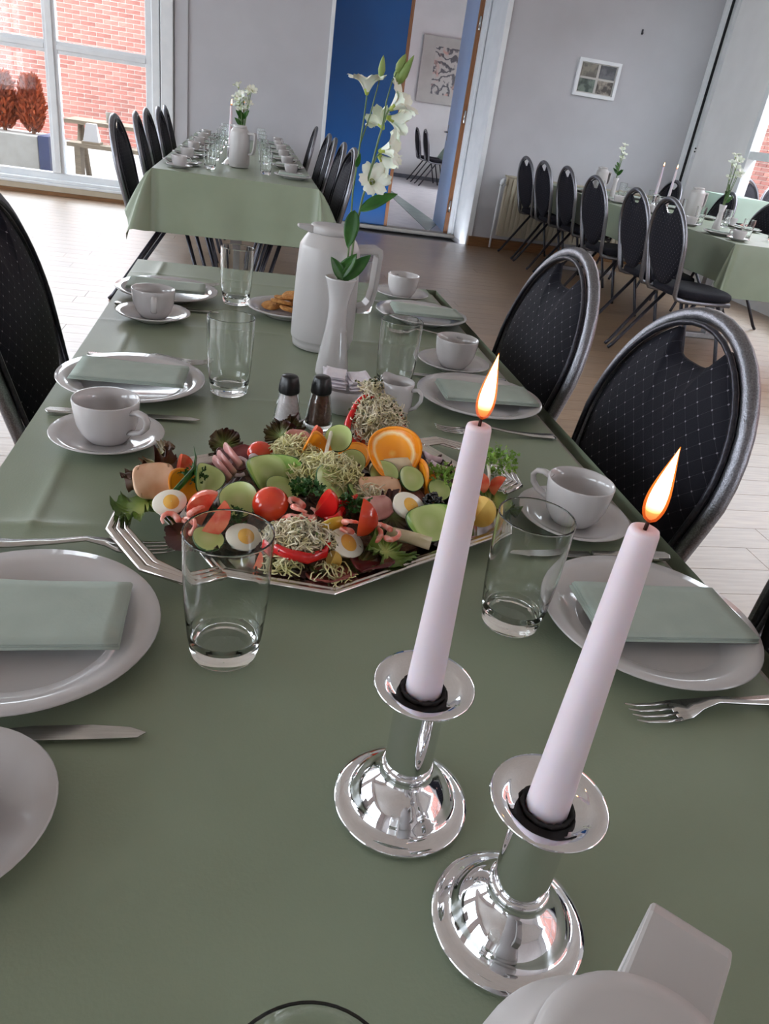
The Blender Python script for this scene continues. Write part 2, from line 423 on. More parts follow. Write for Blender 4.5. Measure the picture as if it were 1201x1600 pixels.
# ================================================================== THE SETTING
YW, YD = 8.15, 8.70              # back wall face, door plane inside its recess
XL, XR, YF, ZC = -4.6, 4.65, -4.5, 3.1
WX1 = PY(239, 90, YW).x          # right jamb of the big window
DX0 = PY(515, 120, YW).x         # left corner of the door recess
DX1 = PY(762, 183, YW).x         # right corner of the door recess
ZT = 2.42                        # top of recess

fl = MB().b2(XL, XR, YF, YW, -.06, -.012).build('floor', 'under')
struct(fl, 'brown oak plank floor of the dining hall')
# planks run along X, every row shifted
PL, PWID, GAP = 2.62, .14, .002
pm = MB().b2(0, PL-GAP, 0, PWID-GAP, -.012, 0).mesh('plank', M['plank'])
stuff = MB(); nplank = 0
row = 0; y = YF
while y < YW-.001:
    y1 = min(y+PWID, YW)
    x = XL - random.uniform(0, PL)
    while x < XR:
        x0, x1 = max(x, XL), min(x+PL, XR)
        full = (x >= XL and x+PL <= XR and y+PWID <= YW)
        if full and y > .2 and x1 > -3.2 and nplank < 290:
            o = bpy.data.objects.new('plank', pm); COL.objects.link(o); o.parent = fl; o.location = (x, y, 0); nplank += 1
        elif x1-x0 > .02:
            stuff.b2(x0, x1-GAP, y, y1-GAP, -.012, 0)
        x += PL
    y += PWID; row += 1
o = stuff.build('planks', 'plank_s', fl); o['kind'] = 'stuff'

struct(MB().b2(XL-.3, XR+.3, YF-.3, YW+.7, ZC, ZC+.12).build('ceiling', 'ceil'), 'plain white ceiling of the dining hall')
WZ0, WZ1 = .13, 2.92
wb = MB()
wb.b2(XL-.3, WX1-.0, YW, YW+.22, -.05, WZ0-.02)
wb.b2(XL-.3, WX1, YW, YW+.22, WZ1, ZC)
wb.b2(XL-.3, XL+.1, YW, YW+.22, WZ0-.02, WZ1)
wb.b2(WX1, DX0, YW, YD+.1, -.05, ZC)
wb.b2(DX0, DX1, YW, YD+.1, ZT, ZC)
wb.b2(DX1, XR+.3, YW, YD+.1, -.05, ZC)
wback = struct(wb.build('wall_back', 'wall'), 'grey painted back wall with window, blue door recess and picture')
def wall_with_windows(name, xa, xb, y0, y1, wins, z0, z1, m, label):
    b = MB(); ys = y0
    for a, c in wins:
        b.b2(xa, xb, ys, a, -.05, ZC); b.b2(xa, xb, a, c, -.05, z0); b.b2(xa, xb, a, c, z1, ZC); ys = c
    b.b2(xa, xb, ys, y1, -.05, ZC)
    return struct(b.build(name, m), label)
RWY = PX(1169, 223, XR).y
RW = [(-3.2, .2), (.9, 3.4), (4.1, RWY)]
LW = [(-3.2, -.4), (.4, 3.2), (4.0, 6.8)]
wall_with_windows('wall_right', XR, XR+.10, YF-.3, YW, RW, .45, 2.75, 'white_wall', 'pale grey side wall beside the corner trim')
wall_with_windows('wall_left', XL-.25, XL, YF-.3, YW, LW, .45, 2.75, 'white_wall', 'white side wall left of the hall')
struct(MB().b2(XL-.3, XR+.3, YF-.3, YF, -.05, ZC).build('wall_front', 'white_wall'), 'white wall at the camera end of the hall')

# ---- big window in the back wall
W1 = empty('window_1', (0, 0, 0)); struct(W1, 'white framed floor-length window looking onto a brick wall')
mx = PY(88, 190, YW+.06).x
tz = (PY(0, 62, YW+.06).z + PY(240, 96, YW+.06).z)/2
panes_x = [XL+.1, mx-2*1.0, mx-1.0, mx, WX1]
f = MB(); yf0, yf1 = YW+.03, YW+.12
f.b2(XL+.1, WX1, yf0, yf1, WZ0-.02, WZ0+.07); f.b2(XL+.1, WX1, yf0, yf1, WZ1-.07, WZ1)
f.b2(WX1-.07, WX1, yf0-.01, yf1, WZ0, WZ1); f.b2(XL+.1, XL+.17, yf0, yf1, WZ0, WZ1)
f.build('window_frame', 'trim_white', W1, bevel=.006)
for x in (mx, mx-1.04, mx-2.08):
    b = MB().b2(x-.055, x+.055, yf0-.012, yf1-.01, WZ0+.07, WZ1-.07).b2(x-.028, x+.028, yf0-.03, yf0-.012, WZ0+.07, WZ1-.07)
    b.build('mullion', 'trim_white', W1, bevel=.005)
for a, c in ((XL+.17, mx-2.135), (mx-2.025, mx-1.095), (mx-.985, mx-.055), (mx+.055, WX1-.07)):
    MB().b2(a, c, yf0-.006, yf1-.012, tz-.05, tz+.05).b2(a, c, yf0-.02, yf0-.006, tz-.02, tz+.02).build('transom', 'trim_white', W1, bevel=.004)
    for z0, z1 in ((WZ0+.07, tz-.05), (tz+.05, WZ1-.07)):
        MB().b2(a, c, YW+.075, YW+.081, z0, z1).build('pane', 'pane', W1)
MB().b2(XL+.1, WX1+.02, YW-.05, YW+.03, WZ0-.045, WZ0-.02).b2(XL+.1, WX1+.02, YW-.03, YW+.03, WZ0-.02, WZ0+.01).build('window_sill', 'trim_white', W1, bevel=.006)
struct(MB().b2(XL, WX1+.2, YW-.04, YW, .035, WZ0-.046).build('trim_1', 'beige'), 'beige panel strip under the big window')
struct(MB().b2(XL, WX1+.2, YW-.055, YW, .0, .034).build('baseboard_window', 'skirt'), 'brown skirting under the big window')
# casing and curtain-like pilaster right of the window
e1 = PY(262, 60, YW).x; e2 = PY(294, 60, YW).x
struct(MB().b2(WX1-.01, WX1+.06, YW-.03, YW, .14, ZC).b2(WX1+.07, e1+.05, YW-.045, YW, .14, ZC).build('trim_2', 'trim_white', bevel=.008), 'white moulded casing along the right side of the big window')
struct(MB().b2(e1+.06, e2, YW-.02, YW, .0, ZC).build('trim_3', 'wall', bevel=.004), 'pale grey vertical strip beside the window casing')
# skirting right part
struct(MB().b2(DX1+.01, XR, YW-.055, YW, 0, .095).build('baseboard_back', 'skirt', bevel=.004), 'brown wooden skirting right of the door recess')
struct(MB().b2(e2, DX0-.01, YW-.03, YW, 0, .08).build('baseboard_left', 'skirt', bevel=.004), 'brown wooden skirting behind the long laid table')
# white edge strip of recess and white reveal
struct(MB().b2(DX0-.035, DX0, YW-.012, YW+.3, 0, ZT).build('trim_4', 'trim_white', bevel=.003), 'thin white edge strip beside the blue door')
tr5 = MB().b2(DX1-.004, DX1+.05, YW-.02, YD+.06, 0, ZT).b2(DX0, DX1+.05, YW-.02, YD+.06, ZT-.03, ZT)
struct(tr5.build('trim_5', 'trim_white', bevel=.004), 'wide white reveal on the right of the doorway')
# ---- blue closed leaf
XE = PY(617, 250, YD).x
D1 = empty('door_1', (0, 0, 0)); struct(D1, 'closed blue door leaf with brown wooden edge')
MB().b2(DX0-.02, XE-.035, YD, YD+.045, .015, ZT-.03).build('door_leaf', 'blue', D1)
MB().b2(XE-.035, XE, YD-.003, YD+.05, .015, ZT-.03).build('door_edge', 'wood_edge', D1)
# frame strips at the right of the opening
hx = PY(702, 330, YD).x
struct(MB().b2(hx+.055, hx+.075, YD-.02, YD+.06, 0, ZT-.03).b2(hx+.09, hx+.11, YD-.035, YD+.06, 0, ZT-.03).b2(hx+.02, DX1-.004, YD+.0, YD+.06, 0, ZT-.03)
       .build('trim_6', 'trim_white', bevel=.003), 'white rebated door frame on the hinge side')
# ---- open leaf swung into the next room
lf = PZ(678, 346, 0)
D2 = empty('door_2', (hx, YD+.05, 0), rot=(0, 0, math.atan2(1.0, .09))); struct(D2, 'open blue door leaf swung into the next room, sunlight painted as pale blue')
MB().b2(.02, .95, -.02, .02, .012, ZT-.04).build('door_leaf', 'sunlit_blue', D2)
MB().b2(-.018, .02, -.022, .022, .012, ZT-.04).build('door_edge', 'wood_edge', D2)
hnd = MB().tube([(.87, .02, 1.02), (.87, .06, 1.02), (.76, .062, 1.02)], .009, 8); hnd.b2(.855, .885, .018, .024, .93, 1.1)
hnd.build('handle', 'steel', D2)
hg = MB(); 
for z in (.3, 1.2, 2.05): hg.tube([(-.03, .0, z-.06), (-.03, .0, z+.06)], .012, 8)
hg.build('hinges', 'steel', D2)
struct(MB().b2(DX0, DX1, YD-.06, YD+.1, -.02, .012).build('trim_7', 'concrete'), 'pale grey threshold strip in the doorway')

# ---- corner trim (dark track between two white rails)
pw = PY(1095, 140, YW)
struct(MB().b2(XR-.115, XR-.075, YW-.05, YW, 0, ZC).build('trim_8', 'trim_white', bevel=.004), 'white rail left of the dark corner track')
struct(MB().b2(XR-.075, XR-.035, YW-.03, YW, 0, ZC).build('trim_9', 'black_plastic'), 'dark vertical track in the room corner')
t10 = MB().b2(XR-.035, XR, YW-.09, YW, 0, ZC); struct(t10.build('trim_10', 'trim_white', bevel=.004), 'white rail right of the dark corner track')
tb = MB()
for dz in (0, .03): tb.sphere((XR-.018, YW-.092, PY(1072, 235, YW).z+dz), .009, 10, 6)
struct(tb.build('trim_11', 'black_plastic'), 'two small dark bolts on the white corner rail')
# small hook on the wall
hk = PY(1003, 50, YW)
o = MB().b2(-.008, .008, -.008, 0, -.022, .022).tube([(0, -.007, -.015), (0, -.024, -.018), (0, -.027, -.004)], .004, 6).build('wall_hook', 'frame_dark', loc=(hk.x, YW, hk.z))
tag(o, 'tiny metal hook high on the grey wall above the framed picture', 'hook')

# ---- side windows; the left-wall ones are unseen, added to bring in daylight
def side_window(n, x, y0, y1, z0, z1, label):
    W = empty('window_%d' % n, (0, 0, 0)); struct(W, label)
    f = MB()
    f.b2(x-.05, x+.05, y0, y1, z0, z0+.06).b2(x-.05, x+.05, y0, y1, z1-.06, z1)
    f.b2(x-.05, x+.05, y0, y0+.06, z0, z1).b2(x-.05, x+.05, y1-.06, y1, z0, z1)
    f.build('window_frame', 'trim_white', W)
    zt = tz if x > 0 else tz
    MB().b2(x-.035, x+.035, y0+.06, y1-.06, zt-.035, zt+.035).build('transom', 'trim_white', W)
    ym = (y0+y1)/2
    for a, c in ((z0+.06, zt-.035), (zt+.035, z1-.06)):
        MB().b2(x-.035, x+.035, ym-.035, ym+.035, a, c).build('mullion', 'trim_white', W)
        MB().b2(x-.003, x+.003, y0+.06, ym-.035, a, c).build('pane', 'pane', W)
        MB().b2(x-.003, x+.003, ym+.035, y1-.06, a, c).build('pane', 'pane', W)
k = 2
for a, c in RW:
    side_window(k, XR+.052, a, c, .45, 2.75, 'white framed side window facing the brick wing, number %s from the corner' % {2: 'three', 3: 'two', 4: 'one'}[k]); k += 1
for a, c in LW:
    side_window(k, XL-.07, a, c, .45, 2.75, 'white framed window added for daylight in the unseen left wall, %s' % {5: 'behind the camera', 6: 'beside the main table', 7: 'near the big window'}[k]); k += 1
for a, c in RW: portal('portal', (XR+.2, (a+c)/2, 1.6), (0, PI/2, 0), 2.3, c-a)
for a, c in LW: portal('portal', (XL-.2, (a+c)/2, 1.6), (0, -PI/2, 0), 2.3, c-a)
portal('portal', ((XL+WX1)/2, YW+.3, 1.5), (-PI/2, 0, 0), WX1-XL, 2.8)

# ---- radiator
RX0 = PY(771, 360, YW).x; 
RD = empty('radiator', (RX0, YW-.12, 0)); tag(RD, 'cream ribbed panel radiator on the wall behind the row of chairs', 'radiator')
rl = 1.7
b = MB().b2(0, rl, 0, .05, .14, .72)
b.build('panel', 'radiator', RD, bevel=.006)
rb = MB().b2(.02, .05, -.012, .001, .16, .70)
me = rb.mesh('rib', M['radiator'])
n = 0; x = 0.0
while x < rl-.06:
    o = bpy.data.objects.new('rib', me); COL.objects.link(o); o.parent = RD; o.location = (x, 0, 0); x += .05
MB().b2(-.01, rl+.01, -.012, .06, .72, .735).build('top_grille', 'radiator', RD)
vp_ = PY(774, 282, YW-.1); 
MB().tube([(-.06, -.02, .02), (-.06, -.02, vp_.z-.03), (-.03, 0, vp_.z-.03), (.02, .02, vp_.z-.03)], .011, 8).build('pipe', 'trim_white', RD)
MB().tube([(-.06, -.02, vp_.z-.02), (-.06, -.05, vp_.z-.0), (-.06, -.09, vp_.z+.02)], [.018, .026, .022], 12).build('valve', 'trim_white', RD)

# ---- framed picture on the wall (four small prints)
pc = [PY(906, 89, YW), PY(971, 100, YW), PY(892, 147, YW), PY(956, 158, YW)]
x0, x1 = (pc[0].x+pc[2].x)/2, (pc[1].x+pc[3].x)/2; z1, z0 = (pc[0].z+pc[1].z)/2, (pc[2].z+pc[3].z)/2
PF = empty('framed_picture', ((x0+x1)/2, YW, (z0+z1)/2)); tag(PF, 'small white framed picture with four dark prints on the grey wall', 'picture')
hw, hh = (x1-x0)/2, (z1-z0)/2
f = MB().b2(-hw, hw, -.03, 0, -hh, -hh+.03).b2(-hw, hw, -.03, 0, hh-.03, hh).b2(-hw, -hw+.03, -.03, 0, -hh+.03, hh-.03).b2(hw-.03, hw, -.03, 0, -hh+.03, hh-.03)
f.build('frame', 'trim_white', PF)
MB().b2(-hw+.03, hw-.03, -.012, -.004, -hh+.03, hh-.03).build('mount', 'canvas', PF)
prn = [((84, 82, 74), (128, 124, 112)), ((60, 62, 66), (96, 98, 102)), ((36, 54, 46), (104, 118, 108)), ((58, 52, 46), (150, 142, 130))]
for i, (sx, sz) in enumerate(((-1, 1), (1, 1), (-1, -1), (1, -1))):
    m = mat('print_%d' % i, prn[i][0], .4, rgb2=prn[i][1], scale=14, ramp=(.42, .58))
    a, c = sx*(hw-.03)*.5, sz*(hh-.03)*.5
    MB().box((a, -.014, c), ((hw-.03)*.86, .004, (hh-.03)*.86)).build('print', m, PF)

# ================================================================== NEXT ROOM (seen through the doorway)
FY = 16.1
nf = MB().b2(-.4, 4.7, YD+.1, FY, -.05, 0).build('floor_next_room', 'tile'); struct(nf, 'pale tiled floor of the next room')
# thin grey-green band lying across the pale floor
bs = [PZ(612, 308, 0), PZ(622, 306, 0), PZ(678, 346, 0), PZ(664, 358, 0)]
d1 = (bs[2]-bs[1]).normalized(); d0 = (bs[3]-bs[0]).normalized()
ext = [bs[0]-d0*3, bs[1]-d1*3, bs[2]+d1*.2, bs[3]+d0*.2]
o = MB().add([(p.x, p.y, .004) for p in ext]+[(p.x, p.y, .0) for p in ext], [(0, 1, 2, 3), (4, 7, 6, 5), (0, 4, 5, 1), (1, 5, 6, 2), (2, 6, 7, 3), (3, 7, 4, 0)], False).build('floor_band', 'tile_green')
struct(o, 'grey-green band running diagonally across the pale floor of the next room')
struct(MB().b2(-.6, 4.9, FY, FY+.2, -.05, ZC+.3).build('wall_far', 'white_wall'), 'white far wall of the next room behind the abstract painting')
struct(MB().b2(-.6, -.4, YD+.1, FY, -.05, ZC+.3).build('wall_far_left', 'white_wall'), 'left side wall of the next room')
nc = MB().b2(-.6, 4.9, YD+.12, FY, ZC+.13, ZC+.3); struct(nc.build('ceiling_next_room', 'ceil'), 'ceiling of the next room')
struct(MB().b2(-.4, 4.7, FY-.03, FY, 0, .07).build('baseboard_far', mat('grey_skirting', (120, 124, 134), .5, rgb2=(112, 116, 126))), 'grey skirting along the far wall of the next room')
# abstract painting
pa, pb, pd = PY(661, 53, FY), PY(722, 63, FY), PY(650, 157, FY)
m, nt, N, L, b = node_mat('abstract_painting')
tc = N.new('ShaderNodeTexCoord'); n1 = N.new('ShaderNodeTexNoise'); n1.inputs['Scale'].default_value = 2.2; n1.inputs['Detail'].default_value = 2; n1.inputs['Distortion'].default_value = 2.5
wv = N.new('ShaderNodeTexWave'); wv.wave_type = 'RINGS'; wv.inputs['Scale'].default_value = 1.6; wv.inputs['Distortion'].default_value = 22; wv.inputs['Detail'].default_value = 4; wv.inputs['Detail Scale'].default_value = 1.6
rp = N.new('ShaderNodeValToRGB'); e = rp.color_ramp.elements
e[0].position = .08; e[0].color = (*lin((96, 96, 102)), 1); e[1].position = .42; e[1].color = (*lin((196, 194, 190)), 1)
rp2 = N.new('ShaderNodeValToRGB'); e = rp2.color_ramp.elements; e[0].position = .58; e[0].color = (0, 0, 0, 1); e[1].position = .68; e[1].color = (1, 1, 1, 1)
mxn = N.new('ShaderNodeMix'); mxn.data_type = 'RGBA'; mxn.inputs[7].default_value = (*lin((206, 168, 158)), 1)
L.new(tc.outputs['Object'], n1.inputs['Vector']); L.new(tc.outputs['Object'], wv.inputs['Vector'])
L.new(wv.outputs[1], rp.inputs[0]); L.new(n1.outputs[0], rp2.inputs[0]); L.new(rp.outputs[0], mxn.inputs[6]); L.new(rp2.outputs[0], mxn.inputs[0]); L.new(mxn.outputs[2], b.inputs['Base Color'])
PT = empty('painting', ((pa.x+pd.x)/2+.66, FY-.025, (pa.z+pd.z)/2)); tag(PT, 'large grey abstract painting with dark scribbles in the next room', 'painting')
ph = (pa.z-pd.z)/2; pwid = .66
MB().b2(-pwid, pwid, -.03, .0, -ph, ph).build('canvas', 'canvas', PT)
MB().b2(-pwid*.62, pwid*.9, -.034, -.029, -ph*.72, ph*.72).build('paint', m, PT)
wall_nr = MB().b2(4.7, 4.9, YD+.1, 11.2, -.05, ZC+.13).b2(4.7, 4.9, 14.9, FY, -.05, ZC+.13).b2(4.7, 4.9, 11.2, 14.9, -.05, .5).b2(4.7, 4.9, 11.2, 14.9, 2.6, ZC+.13)  # unseen window opening added so daylight reaches the next room
struct(wall_nr.build('wall_far_right', 'white_wall'), 'right side wall of the next room with an opening added for daylight')
portal('portal', (4.85, 13.05, 1.55), (0, PI/2, 0), 2.1, 3.7)

# ================================================================== COURTYARD
BY = 15.2
struct(MB().b2(-14, 14, YW+.22, 40, -.4, -.06).b2(XR+.25, 14, -20, YW+.22, -.4, -.06).b2(-30, XL-.25, -20, YW+.22, -.4, -.06).build('ground', 'pave'), 'pale paved courtyard outside the windows')
def brick_wall(name, label, origin, rz, length, zmax, vis):
    """running bond of separate bricks; origin = left end, wall face at local y=0"""
    Wl = MB().b2(0, length, .012, .22, -.3, zmax).build(name, 'mortar', loc=origin, rot=(0, 0, rz)); struct(Wl, label)
    me = MB().b2(0, .228, 0, .03, 0, .054).mesh('brick', M['brick']); st = MB(); n = 0
    r = 0; z = -.3
    while z < zmax-.06:
        x = -.12*(r % 2)
        while x < length:
            if x > 0 and x+.228 < length:
                if vis and vis[0] < x < vis[1] and vis[2] < z < vis[3] and n < 300:
                    o = bpy.data.objects.new('brick', me); COL.objects.link(o); o.parent = Wl; o.location = (x, 0, z); n += 1
                else: st.b2(x, x+.228, 0, .03, z, z+.054)
            x += .24
        z += .0667; r += 1
    o = st.build('bricks', 'brick_s', Wl, fix=False); o['kind'] = 'stuff'
    return Wl
xa, xb = PY(0, 60, BY).x, PY(240, 60, BY).x
x_or = -10.0
brick_wall('wall_brick_courtyard', 'red brick wall with pale joints outside the big window', (x_or, BY, 0), 0, 9.3, 3.0, (xa-x_or-.24, xb-x_or+.1, .35, 2.5))
brick_wall('wall_brick_wing', 'red brick wing outside the right-hand side window', (8.7, 17.5, 0), -PI/2, 22, 3.9, None)

def shrub(loc, hgt, r, label):
    b = MB(); rr = random.Random(int(loc[0]*1000))
    for i in range(1900):
        t = rr.random()**.8; a = rr.random()*2*PI
        rad = r*math.sin(PI*min(1, .18+.82*(1-t)*.95))**.6*(1-t*.55)*rr.uniform(.55, 1.05)
        c = Vector((rad*math.cos(a), rad*math.sin(a), hgt*t))
        up = Vector((math.cos(a)*.5+rr.gauss(0, .4), math.sin(a)*.5+rr.gauss(0, .4), 1)).normalized(); sd = up.cross(Vector((rr.uniform(-1, 1), rr.uniform(-1, 1), .3))).normalized()
        l, wd = rr.uniform(.05, .09), rr.uniform(.008, .017)
        b.add([c-sd*wd*.4, c+sd*wd*.4, c+up*l*.6+sd*wd, c+up*l, c+up*l*.6-sd*wd], [(0, 1, 2, 3, 4)], False)
    S = empty('shrub', loc); tag(S, label, 'shrub')
    f = b.build('foliage', 'shrub', S, fix=False); f['kind'] = 'stuff'
    MB().tube([(0, 0, -.2), (.01, 0, hgt*.4), (0, .01, hgt*.85)], [.025, .018, .006], 6).build('stem', 'wood_edge', S)
# planter
SY = 9.9
pl = PY(0, 232, SY); pr = PY(62, 236, SY); pe = PY(79, 236, SY); ptz = PY(30, 209, SY).z; pbz = PY(30, 234, SY).z
PLN = empty('planter', (0, SY, 0)); tag(PLN, 'long pale concrete planter with a navy end panel outside', 'planter')
MB().b2(-5, pr.x, -.05, .55, -.06, ptz).build('trough', 'concrete', PLN, bevel=.01)
MB().b2(pr.x+.004, pe.x, -.06, .56, -.06, ptz+.01).build('end_panel', 'navy', PLN)
for px, hgt, r, lab in ((8, .55, .19, 'rust-brown conical shrub in the planter, farther from the navy panel'), (52, .55, .18, 'rust-brown conical shrub in the planter beside the navy panel'), (-50, .66, .20, 'rust-brown conical shrub at the hidden end of the planter')):
    p = PY(px, 205, SY+.25); shrub((p.x, SY+.25, ptz+.012), hgt, r, lab)
# picnic table with bench and lamp
TY = 9.75
a, c = PY(104, 187, TY+.2), PY(225, 197, TY+.2)
PT2 = empty('picnic_table', (0, TY, 0)); tag(PT2, 'weathered wooden picnic table outside the big window', 'table')
for i in range(4):
    MB().b2(a.x, c.x+.25, .05+i*.16, .19+i*.16, a.z-.02, a.z+.02).build('plank', 'grey_wood', PT2)
for x in (a.x+.12, c.x+.1):
    MB().tube([(x, .05, -.06), (x, .38, a.z-.02)], .035, 6).build('leg', 'grey_wood', PT2); MB().tube([(x, .72, -.06), (x, .36, a.z-.02)], .035, 6).build('leg', 'grey_wood', PT2)
bz = PY(140, 226, TY-.45).z; bx0, bx1 = PY(104, 228, TY-.45).x, PY(200, 238, TY-.45).x
BN = empty('garden_bench', (0, TY-.45, 0)); tag(BN, 'pale wooden bench in front of the picnic table outside', 'bench')
for i in range(2): MB().b2(bx0, bx1+.5, i*.15, .13+i*.15, bz-.04, bz).build('plank', 'grey_wood', BN)
for x in (bx0+.1, bx1+.3): MB().b2(x-.03, x+.03, .03, .25, -.06, bz-.04).build('leg', 'grey_wood', BN)
p = PY(144, 230, TY-.35)
LN = empty('garden_lantern', (p.x, TY-.33, bz)); tag(LN, 'tapered white lantern standing on the garden bench', 'lantern')
MB().add([(x*.085, y*.085, 0) for x, y in ((-1, -1), (1, -1), (1, 1), (-1, 1))]+[(x*.05, y*.05, .2) for x, y in ((-1, -1), (1, -1), (1, 1), (-1, 1))],
         [(3, 2, 1, 0), (4, 5, 6, 7), (0, 1, 5, 4), (1, 2, 6, 5), (2, 3, 7, 6), (3, 0, 4, 7)], False).build('shade', 'plastic', LN)
MB().b2(-.095, .095, -.095, .095, 0.0, .025).build('base', 'grey_wood', LN)
p = PY(172, 187, TY+.25)
o = MB().lathe([(0, 0), (.05, 0), (.055, .1), (.06, .11), (.052, .11), (.047, .012), (0, .012)], 16).build('flower_pot', 'concrete', loc=(p.x, TY+.3, a.z+.02)); tag(o, 'small white pot on the picnic table outside', 'pot')

struct(MB().b2(XR+.105, 6.7, 2.0, 10.2, -.06, .1).build('terrace_deck', 'concrete'), 'raised pale terrace along the side window')

# ================================================================== CHAIRS
def back_y(z): return -.20-.215*(z-.47)
def make_chair():
    C = empty('banquet_chair'); C['category'] = 'chair'
    # inverted-U frame, sides run down and bend forward under the seat
    pts = []
    for z, u in ((.44, .172), (.52, .186), (.60, .199), (.66, .208)): pts.append((-u, back_y(z), z))
    for i in range(0, 21):
        t = PI - PI*i/20; z = .70+.235*math.sin(t); pts.append((.213*math.cos(t), back_y(z), z))
    for z, u in reversed(((.44, .172), (.52, .186), (.60, .199), (.66, .208))): pts.append((u, back_y(z), z))
    lo = [(-.18, .17, .415), (-.178, .0, .412), (-.175, -.13, .412), (-.172, -.18, .42)]
    hi = [(-p[0], p[1], p[2]) for p in reversed(lo)]
    MB().tube(lo+pts+hi, .0122, 10, flat=(1.15, 1.1), up=(0, 1, .2)).build('back_frame', 'frame_metal', C)
    rail = MB().tube([(-p[0]*.0+p[0], p[1]-.0, p[2]) for p in pts], .0055, 6, up=(0, 1, .2))
    rail.v = [(x*.94, y+.017, z if z < .70 else .70+(z-.70)*.945) for x, y, z in rail.v]
    rail.build('frame_piping', 'frame_dark', C)
    # padded oval back with a hand-hole notch at the top
    n, rings = 160, 7; cz = .695
    bd = []
    for i in range(n):
        a = 2*PI*i/n; s_, c_ = math.sin(a), math.cos(a)
        u = .198*c_; z = cz + (.222 if s_ > 0 else .225)*s_
        if s_ < 0: u *= (1-.10*(-s_)**2)
        if abs(u) < .072 and s_ > 0: z = min(z, .860+.05*(abs(u)/.072)**4)
        bd.append((u, z))
    for side, nm in ((1, 'f'), (-1, 'b')): pass
    vs, fs = [], []
    for side in (1, -1):
        o = len(vs); vs.append((0, back_y(cz)+side*(.026 if side > 0 else .016), cz))
        for k in range(1, rings+1):
            s = k/rings; th = (.004+.022*(1-s**5)) if side > 0 else (.004+.012*(1-s**5))
            for u, z in bd:
                zz = cz+(z-cz)*s; vs.append((u*s, back_y(zz)+side*th, zz))
        for i in range(n):
            j = (i+1) % n; fs.append((o, o+1+i, o+1+j) if side > 0 else (o, o+1+j, o+1+i))
        for k in range(rings-1):
            for i in range(n):
                j = (i+1) % n; q = (o+1+k*n+i, o+1+(k+1)*n+i, o+1+(k+1)*n+j, o+1+k*n+j); fs.append(q if side > 0 else q[::-1])
    o1, o2 = 1+(rings-1)*n, (1+rings*n)+1+(rings-1)*n
    for i in range(n):
        j = (i+1) % n; fs.append((o1+i, o2+i, o2+j, o1+j))
    MB().add(vs, fs).build('backrest', 'fabric_back', C)
    # seat: loft of rounded outlines
    def outline(s):
        r = []
        for i in range(40):
            a = 2*PI*i/40; c_, s_ = math.cos(a), math.sin(a)
            r.append((math.copysign(abs(c_)**.62, c_)*.205*s, math.copysign(abs(s_)**.68, s_)*.205*s+.01))
        return r
    lv = [(.90, .425), (1., .432), (1.02, .450), (1.0, .465), (.93, .473), (.6, .477), (.02, .478)]
    vs, fs = [], []
    for s, z in lv: vs += [(x, y, z) for x, y in outline(s)]
    for k in range(len(lv)-1):
        for i in range(40): j = (i+1) % 40; fs.append((k*40+i, k*40+j, (k+1)*40+j, (k+1)*40+i))
    fs.append(tuple(range(39, -1, -1))); fs.append(tuple((len(lv)-1)*40+i for i in range(40)))
    MB().add(vs, fs).build('seat', 'fabric_plain', C)
    for sx in (-1, 1):
        MB().tube([(sx*.172, -.04, .415), (sx*.195, -.30, .03), (sx*.197, -.325, .004)], .0115, 8).build('leg', 'frame_dark', C)
        MB().tube([(sx*.178, .10, .415), (sx*.198, .21, .03), (sx*.199, .218, .004)], .0115, 8).build('leg', 'frame_dark', C)
    MB().tube([(-.176, .02, .405), (.176, .02, .405)], .009, 8).build('stretcher', 'frame_dark', C)
    return C
ORD = ['first', 'second', 'third', 'fourth', 'fifth', 'sixth', 'seventh']
chair0 = make_chair(); cu = []
RIGHT, LEFT = PI/2, -PI/2        # facing -X / facing +X
place(chair0, cu, (.46, 1.085, 0), RIGHT+.05, 'black dotted banquet chair across from the handled cup, behind the taller candle flame')
place(chair0, cu, (.44, 1.63, 0), RIGHT+.02, 'black dotted banquet chair with bright rim beside the second right-hand plate')
place(chair0, cu, (.47, .50, 0), RIGHT, 'black dotted banquet chair beside the plate next to the bare fork')
place(chair0, cu, (-.185, 1.55, 0), LEFT, 'black dotted banquet chair left of the table beside two laid plates')
g = 'chairs on the window side of the far laid table'
for i, y in enumerate((7.06, 6.55, 5.95, 5.28, 4.64)): place(chair0, cu, (-.40+random.uniform(-.02, .02), y, 0), LEFT+random.uniform(-.05, .05), 'black banquet chair on the window side of the blue-door table, %s from the grey wall' % ORD[i], g)
g = 'chairs on the door side of the far laid table'
for i, y in enumerate((7.3, 6.15, 5.62, 5.11, 4.62)): place(chair0, cu, (.29+random.uniform(-.02, .02), y, 0), RIGHT+random.uniform(-.05, .05), 'black banquet chair on the door side of the blue-door table, %s from the grey wall' % ORD[i], g)
g = 'chairs in the row by the radiator'
for i, (x, y, r) in enumerate(((2.98, 7.72, .05), (2.98, 7.20, .02), (3.01, 6.68, .0), (2.81, 5.62, .03), (2.70, 4.70, -.03), (2.67, 4.22, .0))):
    place(chair0, cu, (x, y, 0), LEFT+r, 'black banquet chair in the radiator row, %s counted from the radiator' % ORD[i], g)
g = 'chairs on the far side of the right-hand table'
for i, (x, y, r) in enumerate(((3.72, 7.15, 0), (3.76, 6.30, -.12), (3.76, 5.58, .08))):
    place(chair0, cu, (x, y, 0), RIGHT+r, 'black banquet chair facing the radiator row, %s from the grey picture wall' % ORD[i], g)
g = 'chairs on the terrace'
for x in (5.22, 5.68): place(chair0, cu, (x, 7.62, .1), PI, 'dark chair outside the side window above the mint serving table', g)
